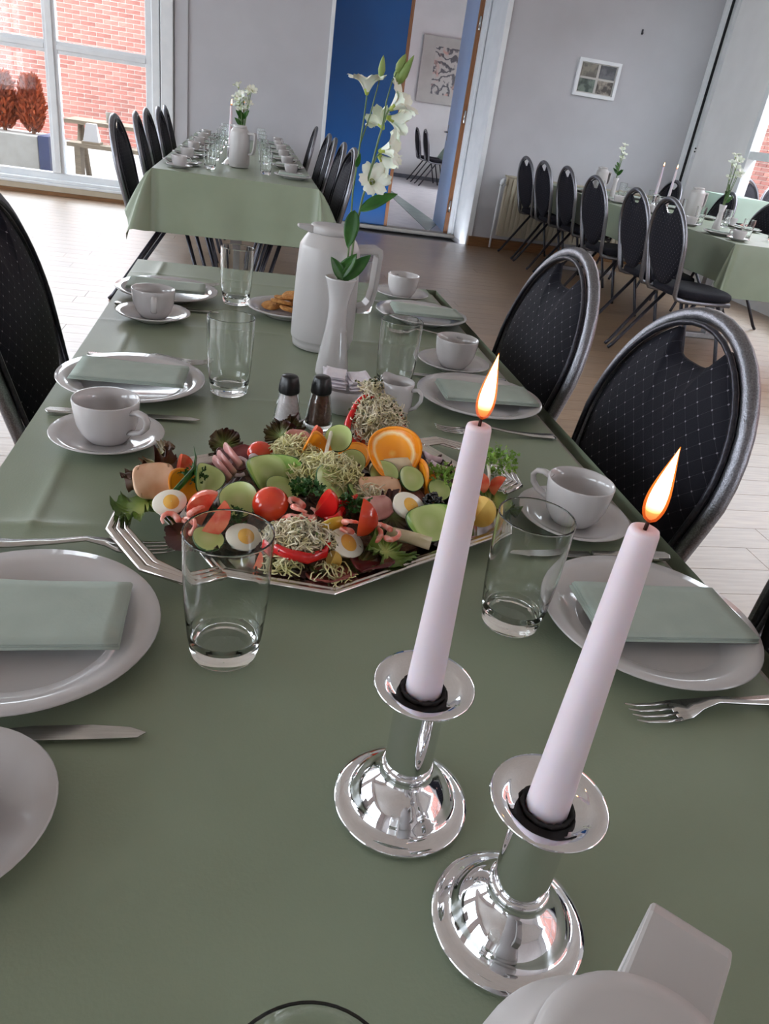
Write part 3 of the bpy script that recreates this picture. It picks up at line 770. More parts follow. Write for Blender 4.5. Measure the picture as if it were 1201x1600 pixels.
# next room chairs
g = 'chairs in the next room'
nr = PZ(668, 288, 0)
for px, py in ((663, 286), (676, 292)):
    p = PZ(px, py, 0); place(chair0, cu, (p.x, p.y, 0), LEFT, 'grey-looking chair at the table in the next room', g)

# ================================================================== TABLES AND CLOTHS
def make_table(name, x0, x1, y0, y1, label, ztop=None, leg_y=None):
    z = (ztop or T)-.006
    t = empty(name, ((x0+x1)/2, (y0+y1)/2, 0)); tag(t, label, 'table')
    hx_, hy_ = (x1-x0)/2-.012, (y1-y0)/2-.012
    MB().b2(-hx_, hx_, -hy_, hy_, z-.03, z-.003).build('tabletop', 'table_board', t, bevel=.004)
    ym = leg_y or max(.15, hy_-.58)
    for s in ((-1, 1) if hy_ > .5 else (0,)):
        MB().b2(-.035, .035, s*ym-.035, s*ym+.035, .04, z-.03).build('leg', 'table_leg', t)
        MB().b2(-hx_*.8, hx_*.8, s*ym-.025, s*ym+.025, 0, .04).build('foot', 'table_leg', t, bevel=.006)
    return t
def make_cloth(x0, x1, y0, y1, label, drop=.31, z=None, dropx=.24, cx=(), cy=(), seed=1, group=None, amp=.0022, flare=1., cap_far=None, flats=()):
    z = z or T; rr = random.Random(seed); b = MB()
    def coords(a, c, creases):
        n = max(16, int((c-a)/.03)); L_ = [a+(c-a)*i/n for i in range(n+1)]
        L_ = [v for v in L_ if all(abs(v-k) > .03 for k in creases) or v in (a, c)]
        for k in creases: L_ += [k-.028, k-.014, k-.006, k, k+.004, k+.012, k+.028]
        return sorted(v for v in L_ if a <= v <= c)
    xs, ys = coords(x0, x1, cx), coords(y0, y1, cy)
    def crease(d): return amp*max(0, 1-abs(d)/(.006 if d > 0 else .012)) + amp*.35*max(0, 1-abs(d)/.028)
    vs = []
    for x in xs:
        for y in ys:
            k = min(1, min(x-x0, x1-x, y-y0, y1-y)/.01)
            for fx, fy, fr in flats:            # cloth is pressed flat where something stands on it
                k = min(k, max(0, min(1, (math.hypot(x-fx, y-fy)-fr)/.03)))
            vs.append((x, y, z+k*(sum(crease(x-c) for c in cx)+.7*sum(crease(y-c) for c in cy))))
    ny_ = len(ys)
    b.add(vs, [(i*ny_+j, (i+1)*ny_+j, (i+1)*ny_+j+1, i*ny_+j+1) for i in range(len(xs)-1) for j in range(ny_-1)])
    # perimeter columns: (point, outward dir, length, flare)
    cols = []
    def side(ax, ay, bx, by, nx, ny):
        L_ = math.hypot(bx-ax, by-ay); n = max(6, int(L_/.04))
        for i in range(n+1):
            t = i/n; fl = .035+.016*math.sin(t*L_*9+rr.random()*.2)+.009*math.sin(t*L_*23)
            cols.append(((ax+(bx-ax)*t, ay+(by-ay)*t), (nx, ny), dropx if nx else (min(drop, cap_far) if cap_far and ny > 0 else drop), fl*flare))
    def corner(cxx, cyy, a0):
        for i in range(1, 16):
            th = PI/2*i/16; a = a0+th; wx = abs(math.cos(a)); ln = (dropx*wx**2+drop*(1-wx**2))/max(math.cos(th), math.sin(th))
            if cap_far and cyy == y1: ln = min(ln, cap_far)
            fl = .045+.12*math.sin(2*th)**.8+.025*math.sin(th*8)
            cols.append(((cxx, cyy), (math.cos(a), math.sin(a)), ln, fl*flare))
    side(x1, y0, x1, y1, 1, 0); corner(x1, y1, 0); side(x1, y1, x0, y1, 0, 1); corner(x0, y1, PI/2)
    side(x0, y1, x0, y0, -1, 0); corner(x0, y0, PI); side(x0, y0, x1, y0, 0, -1); corner(x1, y0, 1.5*PI)
    R_ = 9; vs, fs = [], []; n = len(cols)
    for (p, d, ln, flr) in cols:
        for k in range(R_):
            t = k/(R_-1)
            off = .0 if k == 0 else (.004+flr*t**.8); zz = math.sqrt(max(0, ln*ln-flr*flr))*t
            vs.append((p[0]+d[0]*off, p[1]+d[1]*off, z-(zz if k else 0)))
    for i in range(n):
        j = (i+1) % n
        for k in range(R_-1): fs.append((i*R_+k, j*R_+k, j*R_+k+1, i*R_+k+1))
    b.add(vs, fs)
    o = b.build('tablecloth', 'cloth'); tag(o, label, 'tablecloth', group)
    return o
# main table
MX0, MX1, MY0, MY1 = -.272, .540, -.28, 2.085
make_table('banquet_table', MX0, MX1, MY0, MY1, 'long banquet table under the sage cloth carrying the silver platter', leg_y=.80)
AX0, AX1, AY0, AY1 = -.49, .385, 4.36, 7.93
make_table('banquet_table', AX0, AX1, AY0, AY1, 'long banquet table before the blue door under a pale cloth')
make_cloth(AX0, AX1, AY0, AY1, 'sage cloth with a hanging corner on the table before the blue door', .31, cx=(-.27, .045), cy=(5.05, 5.65), seed=4, amp=.0014, cap_far=.30)
BX0, BX1, BY0, BY1 = 2.96, 3.80, 4.36, 7.85
make_table('banquet_table', BX0, BX1, BY0, BY1, 'long banquet table beside the radiator row of chairs')
make_cloth(BX0, BX1, BY0, BY1, 'sage cloth with deep corner fold on the table beside the radiator', .32, cx=(3.38,), cy=(5.05, 5.65), seed=5, amp=.0014, flare=.5, cap_far=.24)
ST = PX(1138, 300, 4.12)
make_table('serving_table', 4.14, 4.56, ST.y, ST.y+.45, 'small serving table under a pale mint cloth by the corner rail', ztop=.90)
M_cl = M['cloth']; M['cloth'] = mat('mint_table_cloth', (188, 212, 198), .6, rgb2=(182, 206, 192), scale=5)
make_cloth(4.14, 4.56, ST.y, ST.y+.45, 'pale mint cloth on the small serving table by the corner rail', .2, dropx=.2, z=.90, seed=6, flare=.2)
nt_x = nr.x+.35
make_table('dining_table', nt_x, nt_x+.75, nr.y-.9, nr.y+.3, 'table under a mint cloth in the next room')
make_cloth(nt_x, nt_x+.75, nr.y-.9, nr.y+.3, 'mint cloth with a hanging corner on the table in the next room', .32, seed=8)
M['cloth'] = M_cl

# ================================================================== TABLEWARE PROTOTYPES
def make_plate():
    o = MB().lathe([(.0005, .002), (.058, .002), (.062, 0), (.066, .003), (.088, .011), (.1075, .0175), (.110, .0195), (.1088, .0212), (.0925, .0168), (.078, .0115), (.0735, .0082), (.071, .0072), (.0005, .0066)], 64).build('dinner_plate', 'porcelain')
    o['category'] = 'plate'; return o
def make_saucer():
    o = MB().lathe([(.0005, .002), (.034, .002), (.037, 0), (.040, .002), (.055, .008), (.0695, .0150), (.0718, .0168), (.0705, .0180), (.056, .0115), (.042, .0062), (.030, .0055), (.0285, .0045), (.0005, .0045)], 48).build('saucer', 'porcelain')
    o['category'] = 'saucer'; return o
def make_cup():
    c = empty('coffee_cup'); c['category'] = 'cup'
    MB().lathe([(.0005, .003), (.021, .003), (.0225, 0), (.0255, .001), (.0275, .004), (.034, .013), (.0385, .026), (.0405, .040), (.0418, .055), (.0412, .0565), (.0398, .0562), (.0385, .040), (.0362, .027), (.031, .014), (.022, .008), (.0005, .0072)], 48).build('bowl', 'porcelain', c)
    MB().tube([(.0385, 0, .0465), (.050, 0, .0495), (.059, 0, .0475), (.0635, 0, .041), (.0615, 0, .032), (.054, 0, .0245), (.044, 0, .0205), (.0355, 0, .0185)], [.005, .0048, .0045, .0045, .0045, .0045, .0048, .0052], 10, flat=(.75, 1.25)).build('handle', 'porcelain', c)
    return c
def make_glass(seg=48):
    prof = [(.0005, 0.0012), (.022, .0008), (.0262, .0), (.0282, .002), (.0300, .010), (.0318, .022), (.0335, .040), (.0348, .060), (.0358, .085), (.0364, .1212), (.0363, .1220), (.0360, .1225), (.0357, .1227), (.0354, .1225), (.0351, .1220), (.0350, .1212), (.0344, .085), (.0334, .060), (.0320, .042), (.0302, .026), (.0275, .0175), (.022, .0150), (.0005, .0145)]
    o = MB().lathe(crisp(prof, .0005), seg).build('water_glass', 'glass', fix=False); o['category'] = 'glass'; return o
def make_napkin():
    n = MB()
    for k, (sx, sy, dx, dy) in enumerate(((.166, .090, 0, 0), (.164, .0885, .0008, .0005), (.162, .088, .001, -.0003))):
        def fn(u, v, k=k, sx=sx, sy=sy, dx=dx, dy=dy):
            x, y = (u-.5)*sx+dx, (v-.5)*sy+dy
            return (x, y, .0022*k+.0016*math.sin(u*3+k)*v+.0008*math.sin(u*9)*math.sin(v*7))
        n.grid(fn, 12, 8)
    o = n.build('napkin', 'napkin', fix=False, solid=.0017); o['category'] = 'napkin'; return o
def make_knife():
    k = empty('table_knife'); k['category'] = 'knife'   # tip at +Y, centre at origin
    ol = [(-.0055, .0), (-.0085, .025), (-.0088, .065), (-.006, .092), (-.0005, .104), (.0045, .098), (.0055, .06), (.0055, .0)]
    MB().prism(ol, .003, .0042).build('blade', 'steel', k, bevel=.0004)
    ho = [(-.0045, -.002), (-.0055, -.03), (-.0085, -.085), (-.0078, -.101), (0, -.105), (.0078, -.101), (.0085, -.085), (.0055, -.03), (.0045, -.002)]
    MB().prism(ho, .001, .0065).build('handle', 'steel', k, bevel=.0018)
    return k
def make_fork():
    k = empty('table_fork'); k['category'] = 'fork'
    def zc(y): return .0065+.010*math.sin(max(0, min(1, (y+.0)/.075))*PI)*.55+(.004 if y > .075 else 0)
    hb = MB()
    prof = [(-.100, .0078), (-.096, .009), (-.06, .0068), (-.02, .0042), (.012, .0036), (.03, .0065), (.042, .0108), (.056, .0122)]
    vs, fs = [], []
    for y, wd in prof:
        z = .004+(.0085*max(0, math.sin((y+.03)/.075*PI)) if -.03 < y < .045 else 0)
        vs += [(-wd, y, z+.0012), (wd, y, z+.0012), (wd, y, z-.0010), (-wd, y, z-.0010)]
    for i in range(len(prof)-1):
        for a in range(4): fs.append((i*4+a, i*4+(a+1) % 4, (i+1)*4+(a+1) % 4, (i+1)*4+a))
    fs.append((0, 1, 2, 3)); q = (len(prof)-1)*4; fs.append((q+3, q+2, q+1, q))
    hb.add(vs, fs).build('handle', 'steel', k)
    for i in range(4):
        x = (i-1.5)*.0068
        MB().tube([(x, .053, .0045), (x, .07, .0035), (x*.97, .088, .005), (x*.95, .100, .0085)], [.0024, .0020, .0017, .0007], 6, flat=(.6, 1)).build('tine', 'steel', k)
    return k
plate0, saucer0, cup0, glass0, napkin0, knife0, fork0 = make_plate(), make_saucer(), make_cup(), make_glass(), make_napkin(), make_knife(), make_fork()
pu, su, cpu, gu, nu_, ku, fu = [], [], [], [], [], [], []
def on(pxy, z): return PZ(pxy[0], pxy[1], z)

# ---- main table settings: (key, plate centre, saucer centre, cup handle angle, glass base, words)
nl_, nr_ = (-.162, .532), (.418, .546)
def sc_(px, py): p = PZ(px, py, T+.012); return (p.x, p.y)
def gb_(px, py): p = PZ(px, py, T); return (p.x, p.y)
sets = [
 ('L', (-.167, .525), (-.174, .341), -2.3, gb_(350, 1019), 'left of the platter nearest the chrome candlesticks', 'next to the near handle of the silver platter'),
 ('R', (.418, .546), sc_(893, 806), 2.35, gb_(795, 972), 'between the tall right candle and the dotted chair', 'behind the tall right candle'),
 ('L', (-.161, 1.135), sc_(168, 679), -.55, gb_(357, 613), 'left of the salt and pepper shakers', 'between folded napkin plate and the salt shaker'),
 ('R', (.411, 1.172), sc_(708, 567), 1.2, gb_(613, 607), 'right of the cream jug', 'behind the cream jug beside the flower vase'),
 ('L', (-.163, 1.716), sc_(240, 490), -1.45, gb_(368, 474), 'left of the biscuit plate', 'at the far end beside the biscuit plate'),
 ('R', (.420, 1.725), sc_(627, 459), 1.9, gb_(560, 486), 'right of the thermos jug', 'just behind the thermos handle'),
]
flats = [(.122, .770, .20), (.0, .70, .12), (.25, .84, .14), (.098, 1.655, .10), (.17, 1.09, .06), (.255, 1.10, .05), (.07, 1.02, .03), (.12, 1.02, .03), (.16, 1.27, .04), (.15, 1.44, .075)]
for sd, pc_, scn, ha, gbs, w1, w2 in sets: flats += [(*pc_, .085), (*scn, .06), (*gbs, .036)]
flats += [(-.205, y, .018) for y in (.4135, 1.015, 1.61, .668, 1.268, 1.855)]
make_cloth(MX0, MX1, MY0, MY1, 'sage green cloth spread under the silver platter and chrome candlesticks', .2, dropx=.2, cx=(-.205,), cy=(.715, 1.12, 1.5, 1.93), seed=3, flare=.15, flats=flats)
for i, (sd, pc_, scn, ha, gbs, w1, w2) in enumerate(sets):
    place(plate0, pu, (*pc_, T+.0006), 0, 'white dinner plate carrying a sage napkin, ' + w1)
    nx, ny = pc_
    off = (-.002, .006) if sd == 'L' else (.012, 0)
    place(napkin0, nu_, (nx+off[0], ny+off[1], T+.0222), random.uniform(-.04, .04) + (0 if sd == 'L' else -.02), 'folded sage paper napkin on the plate ' + w1)
    place(saucer0, su, (*scn, T+.0006), 0, 'white saucer under the coffee cup ' + w1)
    place(cup0, cpu, (scn[0], scn[1], T+.0060), ha, 'white coffee cup on its saucer ' + w1)
    place(glass0, gu, (*gbs, T+.0006), random.random(), 'empty clear water glass ' + w2)
kn = [((-.160, .4135), -PI/2, 'steel table knife below the near left plate with its rounded tip showing'),
      ((.416, .684), PI/2, 'steel table knife between the handled cup and the napkin plate'),
      ((-.156, 1.015), -PI/2, 'steel table knife behind the left-hand cup, pointing at the salt shaker'),
      ((.40, 1.305), PI/2, 'steel table knife between the second right-hand plate and its saucer'),
      ((-.155, 1.61), -PI/2, 'steel table knife beside the far left cup'),
      ((.405, 1.865), PI/2, 'steel table knife beyond the far right plate')]
for (x, y), rz, lab in kn: place(knife0, ku, (x, y, T+.001), rz, lab)
fk = [((-.155, .668), -PI/2, 'steel table fork reaching under the near platter handle'),
      ((.440, .433), PI/2, 'steel table fork lying bare in front of the right-hand plate'),
      ((-.150, 1.268), -PI/2, 'steel table fork beyond the second left-hand plate'),
      ((.405, 1.040), PI/2, 'steel table fork in front of the second right-hand plate'),
      ((-.155, 1.853), -PI/2, 'steel table fork beyond the far left plate'),
      ((.410, 1.592), PI/2, 'steel table fork in front of the far right plate')]
for (x, y), rz, lab in fk: place(fork0, fu, (x, y, T+.001), rz + (.10 if x > .42 else 0), lab)
# glass at the picture's bottom edge
pb_ = PZ(650, 1705, T+.122)
place(glass0, gu, (.034, .121, T+.0006), 0, 'empty clear water glass beside the thermos lid and chrome candlestick')

# ================================================================== CANDLESTICKS
def candlestick(loc, label):
    c = empty('candlestick', loc); tag(c, label, 'candlestick')
    MB().lathe([(.0005, .001), (.044, .001), (.0475, .0015), (.048, .003), (.0472, .0045), (.043, .0055), (.0385, .0065), (.036, .0085), (.0345, .013), (.030, .020), (.0235, .0265), (.019, .030), (.0175, .0325), (.0172, .036), (.0185, .038), (.0185, .0395), (.0165, .041), (.0005, .041)], 64).build('base', 'chrome', c)
    MB().lathe(crisp([(.0005, .041), (.0158, .041), (.0165, .043), (.0165, .098), (.0170, .101), (.0005, .101)]), 48).build('stem', 'chrome', c)
    MB().lathe([(.0005, .100), (.016, .100), (.021, .1025), (.0245, .106), (.0275, .1085), (.0322, .1095), (.0332, .1105), (.0322, .1118), (.0270, .1112), (.0235, .1088), (.0195, .1062), (.0160, .1055), (.0145, .1045), (.0142, .0985), (.0005, .0985)], 64).build('drip_cup', 'chrome', c)
    MB().lathe([(.0121, .1010), (.0141, .1040), (.0150, .1068), (.0138, .1080), (.0124, .1060)], 32, mod=lambda r, z, a, k: (r+.0006*math.sin(a*11+k), z+.0008*math.sin(a*7+k*2))).build('putty', 'soot', c)
    return c
def candle(loc, h, r0, r1, lean, label):
    c = empty('candle', loc); tag(c, label, 'candle')
    prof = [(.0005, 0), (r0, 0)]+[(r0+(r1-r0)*t/12, h*.985*t/12) for t in range(1, 13)]+[(r1*.93, h*.994), (r1*.7, h*.9985), (r1*.45, h*.998), (r1*.2, h*.994), (.0004, h*.993)]
    MB().lathe(prof, 32).build('wax_body', 'wax', c)
    MB().tube([(0, 0, h*.988), (.0003, 0, h+.003), (.0010, 0, h+.0075)], [.0009, .0009, .0006], 6).build('wick', 'wick', c)
    fp = []
    for i in range(18):
        t = i/17; r = .0042*math.sin(PI*min(1, t**.62))**.9*(1-.35*t) if 0 < t < 1 else .0001
        fp.append((max(r, .0001), .034*t))
    fl_ = MB().lathe(fp, 20)
    fl_.v = [(x+lean[0]*(z/.034)**1.6, y+lean[1]*(z/.034)**1.6, z) for x, y, z in fl_.v]
    fl_.build('flame', 'flame', c, loc=(.0006, 0, h+.0035))
    fo = MB().lathe([(max(r*1.32, .0001), z*1.06-.0012) for r, z in fp], 20)
    fo.v = [(x+lean[0]*(max(z, 0)/.034)**1.6, y+lean[1]*(max(z, 0)/.034)**1.6, z) for x, y, z in fo.v]
    fo.build('flame_mantle', 'flame_outer', c, loc=(.0006, 0, h+.0035))
    return c
k1 = PZ(624, 1253, T); k2 = PZ(790, 1442, T)
candlestick((k1.x, k1.y, T+.001), 'polished chrome candlestick standing farther from the white thermos lid')
candlestick((k2.x, k2.y, T+.001), 'polished chrome candlestick standing closest to the white thermos lid')
candle((k1.x, k1.y, T+.1005), .192, .0121, .0069, (.002, .001), 'lit white taper candle standing nearer the silver platter')
candle((k2.x, k2.y, T+.1005), .186, .0121, .0069, (.003, .001), 'lit white taper candle rising in front of the right-hand napkin plate')

# ================================================================== THERMOS, VASE, CONDIMENTS
def make_thermos():
    t = empty('thermos_jug'); t['category'] = 'jug'
    MB().lathe([(.0005, .001), (.054, .001), (.057, .003), (.0582, .010), (.0582, .016), (.0605, .018), (.0618, .022), (.0612, .08), (.0592, .15), (.0572, .186), (.0562, .192), (.0555, .1935), (.050, .203), (.0425, .2125), (.0405, .2145), (.0005, .2145)], 56).build('body', 'plastic', t)
    MB().lathe([(.0005, .2146), (.0385, .2146), (.0395, .217), (.0395, .2255), (.0375, .2285), (.030, .2295), (.0005, .2300)], 48).build('lid', 'plastic', t)
    # angular loop handle on +X
    hp = [(.050, .196), (.090, .1995), (.0985, .196), (.1005, .186), (.0975, .12), (.0925, .094), (.083, .080), (.060, .073), (.060, .084), (.078, .090), (.084, .099), (.0885, .122), (.091, .180), (.0885, .1865), (.050, .184)]
    vs = [(x, -.0185, z) for x, z in hp]+[(x, .0185, z) for x, z in hp]; n = len(hp)
    fs = [tuple(range(n)), tuple(range(2*n-1, n-1, -1))]+[(i, n+i, n+(i+1) % n, (i+1) % n) for i in range(n)]
    MB().add(vs, fs, False).build('handle', 'plastic', t, bevel=.002)
    # spout on -X
    MB().add([(-.035, -.013, .212), (-.035, .013, .212), (-.035, -.013, .2265), (-.035, .013, .2265), (-.064, -.006, .2205), (-.064, .006, .2205), (-.064, -.007, .2265), (-.064, .007, .2265)],
             [(0, 2, 3, 1), (4, 5, 7, 6), (0, 1, 5, 4), (2, 6, 7, 3), (0, 4, 6, 2), (1, 3, 7, 5)], False).build('spout', 'plastic', t, bevel=.002)
    return t
th0 = make_thermos(); thu = []
tb_ = PZ(501, 541, T)
place(th0, thu, (tb_.x, tb_.y, T+.0006), .12, 'white thermos jug with angular handle behind the flower vase')
lc = PZ(953, 1798, T+.158)
o = place(th0, thu, (lc.x, lc.y, T+.001), .80, 'small white thermos jug beside the chrome candlestick, only shoulder and handle showing'); o.scale = (.86, .86, .86)

VB = PZ(517, 587, T)
o = MB().lathe([(.0005, .002), (.0265, .001), (.0292, .003), (.0298, .008), (.0285, .02), (.0240, .05), (.0192, .08), (.0165, .105), (.0160, .12), (.0172, .135), (.0215, .155), (.0262, .170), (.0268, .1725), (.0255, .1728), (.0205, .155), (.0160, .135), (.0148, .12), (.0150, .105), (.0175, .08), (.0222, .05), (.0262, .02), (.0005, .012)], 48).build('flower_vase', 'porcelain', loc=(VB.x, VB.y, T+.0006))
tag(o, 'white slender porcelain vase holding the lisianthus stems beside the thermos', 'vase')

def shaker(loc, content, label):
    s = empty('shaker', loc); tag(s, label, 'shaker')
    MB().lathe(crisp([(.0005, .001), (.0195, .001), (.0215, .004), (.0205, .012), (.0160, .042), (.0130, .056), (.0118, .055), (.0145, .042), (.0185, .014), (.0180, .008), (.0005, .007)], .0005), 32).build('glass_body', 'glass', s, fix=False)
    MB().lathe([(.0005, .0075), (.0176, .0085), (.0180, .014), (.0140, .042), (.0120, .051), (.0005, .052)], 32).build('contents', content, s)
    MB().lathe([(.0005, .054), (.0140, .054), (.0148, .0565), (.0142, .066), (.0120, .0775), (.0105, .0795), (.0005, .0800)], 32, mod=lambda r, z, a, k: (r*(1+.05*math.cos(4*a)*(1 if k < 4 else .6)), z)).build('cap', 'black_plastic', s)
p = PZ(447, 668, T); shaker((p.x, p.y, T+.001), 'salt', 'glass salt shaker with white salt and black cap behind the platter')
p = PZ(496, 668, T); shaker((p.x, p.y, T+.001), 'pepper', 'glass pepper shaker with brown pepper and black cap behind the platter')

p = PZ(532, 643, T)
bl = MB().lathe([(.0005, .001), (.024, .001), (.027, .003), (.035, .014), (.0430, .032), (.0452, .045), (.0440, .0455), (.0405, .032), (.032, .014), (.0005, .008)], 40).build('sugar_bowl', 'porcelain', loc=(p.x+.004, p.y, T+.001))
tag(bl, 'white porcelain bowl full of paper sugar sachets in front of the vase', 'bowl')
rr = random.Random(4)
for i in range(9):
    sd_, lv_ = (-1, i//2) if i % 2 == 0 else (1, i//2)
    def fn(u, v, s=rr.random()*6): return ((u-.5)*.033, (v-.5)*.046, .0007*math.sin(u*5+s)+.0007*math.sin(v*7+s))
    o = MB().grid(fn, 6, 8).build('sugar_sachet', 'paper', loc=(p.x+.004+sd_*.0178+rr.uniform(-.002, .002)*lv_*.5, p.y+rr.uniform(-.004, .004)*lv_, T+.0455+.0043*lv_), rot=(rr.uniform(-.03, .03), -sd_*.10, sd_*.06+rr.uniform(-.05, .05)*lv_), solid=.0018, fix=False)
    tag(o, 'crumpled white paper sugar sachet heaped in the porcelain bowl', 'sachet', 'sugar sachets in the bowl')
p = PZ(614, 647, T)
cj = empty('cream_jug', (p.x, p.y, T+.001), -.55); tag(cj, 'white porcelain cream jug with handle behind the sprout sandwich', 'jug')
def spout(r, z, a, k):
    if z > .03: 
        d = (a-PI+PI) % (2*PI)-PI
        e = math.exp(-((abs(((a-2.6+PI) % (2*PI))-PI))/.35)**2)*(z-.03)/.025
        return (r+.008*e, z+.003*e)
    return (r, z)
MB().lathe([(.0005, .001), (.022, .001), (.0245, .003), (.0275, .018), (.0275, .032), (.0265, .046), (.0275, .0555), (.0262, .0562), (.0250, .046), (.0258, .032), (.0255, .018), (.0005, .006)], 48, mod=spout).build('body', 'porcelain', cj)
MB().tube([(.0255, 0, .046), (.036, 0, .049), (.0425, 0, .044), (.0425, 0, .032), (.036, 0, .020), (.0265, 0, .014)], [.0042]*6, 8, flat=(.8, 1.2)).build('handle', 'porcelain', cj)

# biscuits
bp_ = (.098, 1.655)
o = place(plate0, pu, (*bp_, T+.0006), 0, 'white plate of golden biscuits partly behind the thermos'); o.scale = (.80, .80, 1)
rr = random.Random(9)
for i, (dx, dy, dz, tx_, ty_) in enumerate(((-.030, .012, .010, .12, -.15), (.018, .03, .010, -.1, .1), (.004, -.030, .014, .25, -.02), (-.012, -.012, .020, .22, -.12), (.034, -.012, .020, .1, .22), (.012, .012, .027, .18, .05), (-.004, .045, .018, -.15, 0))):
    b = MB().lathe([(.0005, 0), (.022, .0005), (.0245, .003), (.0235, .006), (.018, .0078), (.0005, .0082)], 24, mod=lambda r, z, a, k, i=i: (r*(1+.035*math.sin(a*3+i)+.02*math.sin(a*7+2*i)), z+(.0006*math.sin(a*5+k) if 0 < k < 5 else 0)))
    o = b.build('biscuit', 'biscuit', loc=(bp_[0]+dx, bp_[1]+dy, T+.006+dz), rot=(tx_, ty_, i))
    tag(o, 'round golden oat biscuit on the plate beside the thermos', 'biscuit', 'biscuits on the plate')

# ================================================================== FLOWERS
def orient(d, roll=0):
    d = Vector(d).normalized(); q = d.to_track_quat('Z', 'Y'); return (q.to_matrix() @ Matrix.Rotation(roll, 3, 'Z'))
def blossom(parent, c, d, s, roll=0, openness=1.):
    b = MB(); R3 = orient(d, roll)
    for k in range(6):
        a0 = k*PI/3; lift = .04*(k % 2)
        def fn(u, v, a0=a0, lift=lift, k=k):
            uu = u*2-1
            r = s*(.10+.62*openness*v**1.15+.22*openness*v**5)-(lift*s)
            span = .80*(math.sin(PI*min(1, .16+.70*v)))**.8*(1 if v < .9 else 1)
            z = s*(1.12*v-.30*v**3-.10*uu*uu*v)+.03*s*math.sin(uu*9+k)*v**3
            a = a0+uu*span
            r2 = r*(1+.05*math.sin(uu*7+k*2)*v**2)
            edge = 1-.12*abs(uu)**3*v
            return Vector(c)+R3 @ Vector((r2*math.cos(a)*edge, r2*math.sin(a)*edge, z*edge))
        b.grid(fn, 8, 8)
    o = b.build('blossom', 'petal', parent, fix=False)
    cal = MB().lathe([(.0005, -.10*s), (.07*s, -.08*s), (.13*s, .06*s), (.17*s, .26*s), (.15*s, .27*s)], 12)
    cal.v = [tuple(Vector(c)+R3 @ Vector(v)) for v in cal.v]
    cal.build('calyx', 'petal_throat', o)
    return o
def leaf(parent, base, tip, width, nrm=(0, -1, .3), m='leaf'):
    base, tip = Vector(base), Vector(tip); ax = tip-base; L_ = ax.length; ax.normalize()
    n = Vector(nrm); n = (n-ax*n.dot(ax)).normalized(); sd = ax.cross(n)
    def fn(u, v):
        uu = u*2-1; wd = width*(math.sin(PI*v**.8))**.8*(1 if v < 1 else 0)
        return base+ax*(L_*v)+sd*(uu*wd)+n*(.25*abs(uu)*wd - .10*L_*(v*v))
    return MB().grid(fn, 6, 12).build('leaf', m, parent, solid=.0006, fix=False)
def bud(parent, base, tip, r):
    base, tip = Vector(base), Vector(tip); L_ = (tip-base).length; R3 = orient(tip-base)
    b = MB().lathe([(.0003, 0), (r*.7, L_*.12), (r, L_*.35), (r*.8, L_*.6), (r*.4, L_*.85), (.0003, L_)], 12, mod=lambda rr_, z, a, k: (rr_*(1+.12*math.sin(a*3+z*60)), z))
    b.v = [tuple(base+R3 @ Vector(v)) for v in b.v]
    return b.build('bud', 'bud', parent)
FYV = VB.y
def FP(px, py, dy=0): return PY(px, py, FYV+dy)
S1 = empty('lisianthus_stem', (0, 0, 0)); tag(S1, 'thin lisianthus stem with one open white cup flower and a bud', 'flower')
inside = Vector((VB.x, FYV, T+.10))
MB().tube([inside+Vector((-.004, 0, 0)), FP(541, 432), FP(546, 370), FP(551, 300), FP(560, 240), FP(569, 180), FP(573, 150)], [.0017, .0017, .0016, .0015, .0014, .0012, .0012], 6).build('stem', 'stem', S1)
MB().tube([FP(562, 226), FP(578, 180), FP(590, 135), FP(594, 120)], [.0012, .0011, .001, .001], 6).build('stem', 'stem', S1)
blossom(S1, FP(573, 146), FP(574, 100)-FP(573, 146), .030, .3, 1.05)
bud(S1, FP(594, 121), FP(599, 86), .0055)
leaf(S1, FP(556, 262), FP(563, 240, -.01), .004)
S2 = empty('lisianthus_stem', (0, 0, 0)); tag(S2, 'leafy lisianthus stem crowded with white blossoms leaning over the vase', 'flower')
MB().tube([inside+Vector((.004, 0, 0)), FP(546, 425), FP(553, 370), FP(566, 310), FP(580, 262), FP(592, 215), FP(603, 180), FP(611, 165)], [.0021, .0021, .002, .0019, .0018, .0017, .0015, .0013], 6).build('stem', 'stem', S2)
MB().tube([FP(597, 200), FP(603, 160), FP(613, 125), FP(621, 112)], [.0013, .0012, .001, .001], 6).build('stem', 'stem', S2)
MB().tube([FP(578, 268), FP(588, 245), FP(596, 238)], [.0014, .0012, .0012], 6).build('stem', 'stem', S2)
blossom(S2, FP(611, 170), Vector((.62, -.25, .62)), .036, 0, .95)
blossom(S2, FP(606, 184, .008), Vector((.75, .2, -.12)), .034, .5, .85)
blossom(S2, FP(594, 236), Vector((.8, -.35, .25)), .034, .2, .9)
blossom(S2, FP(592, 243, .01), Vector((.75, .1, -.55)), .032, .8, .85)
blossom(S2, FP(579, 286, .012), Vector((.12, -.9, .4)), .028, .1, 1.05)
blossom(S2, FP(598, 200, .015), Vector((-.3, .5, .5)), .030, .9, .8)
bud(S2, FP(620, 114), FP(634, 84), .0075); bud(S2, FP(622, 132), FP(647, 86, -.01), .0065); bud(S2, FP(620, 128), FP(626, 100, .01), .007)
leaf(S2, FP(562, 330, -.004), FP(619, 299, -.018), .0125, (0, -.6, .8))
leaf(S2, FP(554, 328, -.007), FP(543, 388, -.022), .0125, (-.2, -1, .1))
leaf(S2, FP(536, 437, -.007), FP(519, 402, -.018), .010, (.3, -1, .2)).name = 'leaf'
leaf(S2, FP(531, 437, -.006), FP(580, 400, -.012), .0125, (.2, -1, .1))
leaf(S2, FP(527, 436, -.002), FP(556, 397, -.016), .012, (-.3, -1, .2))

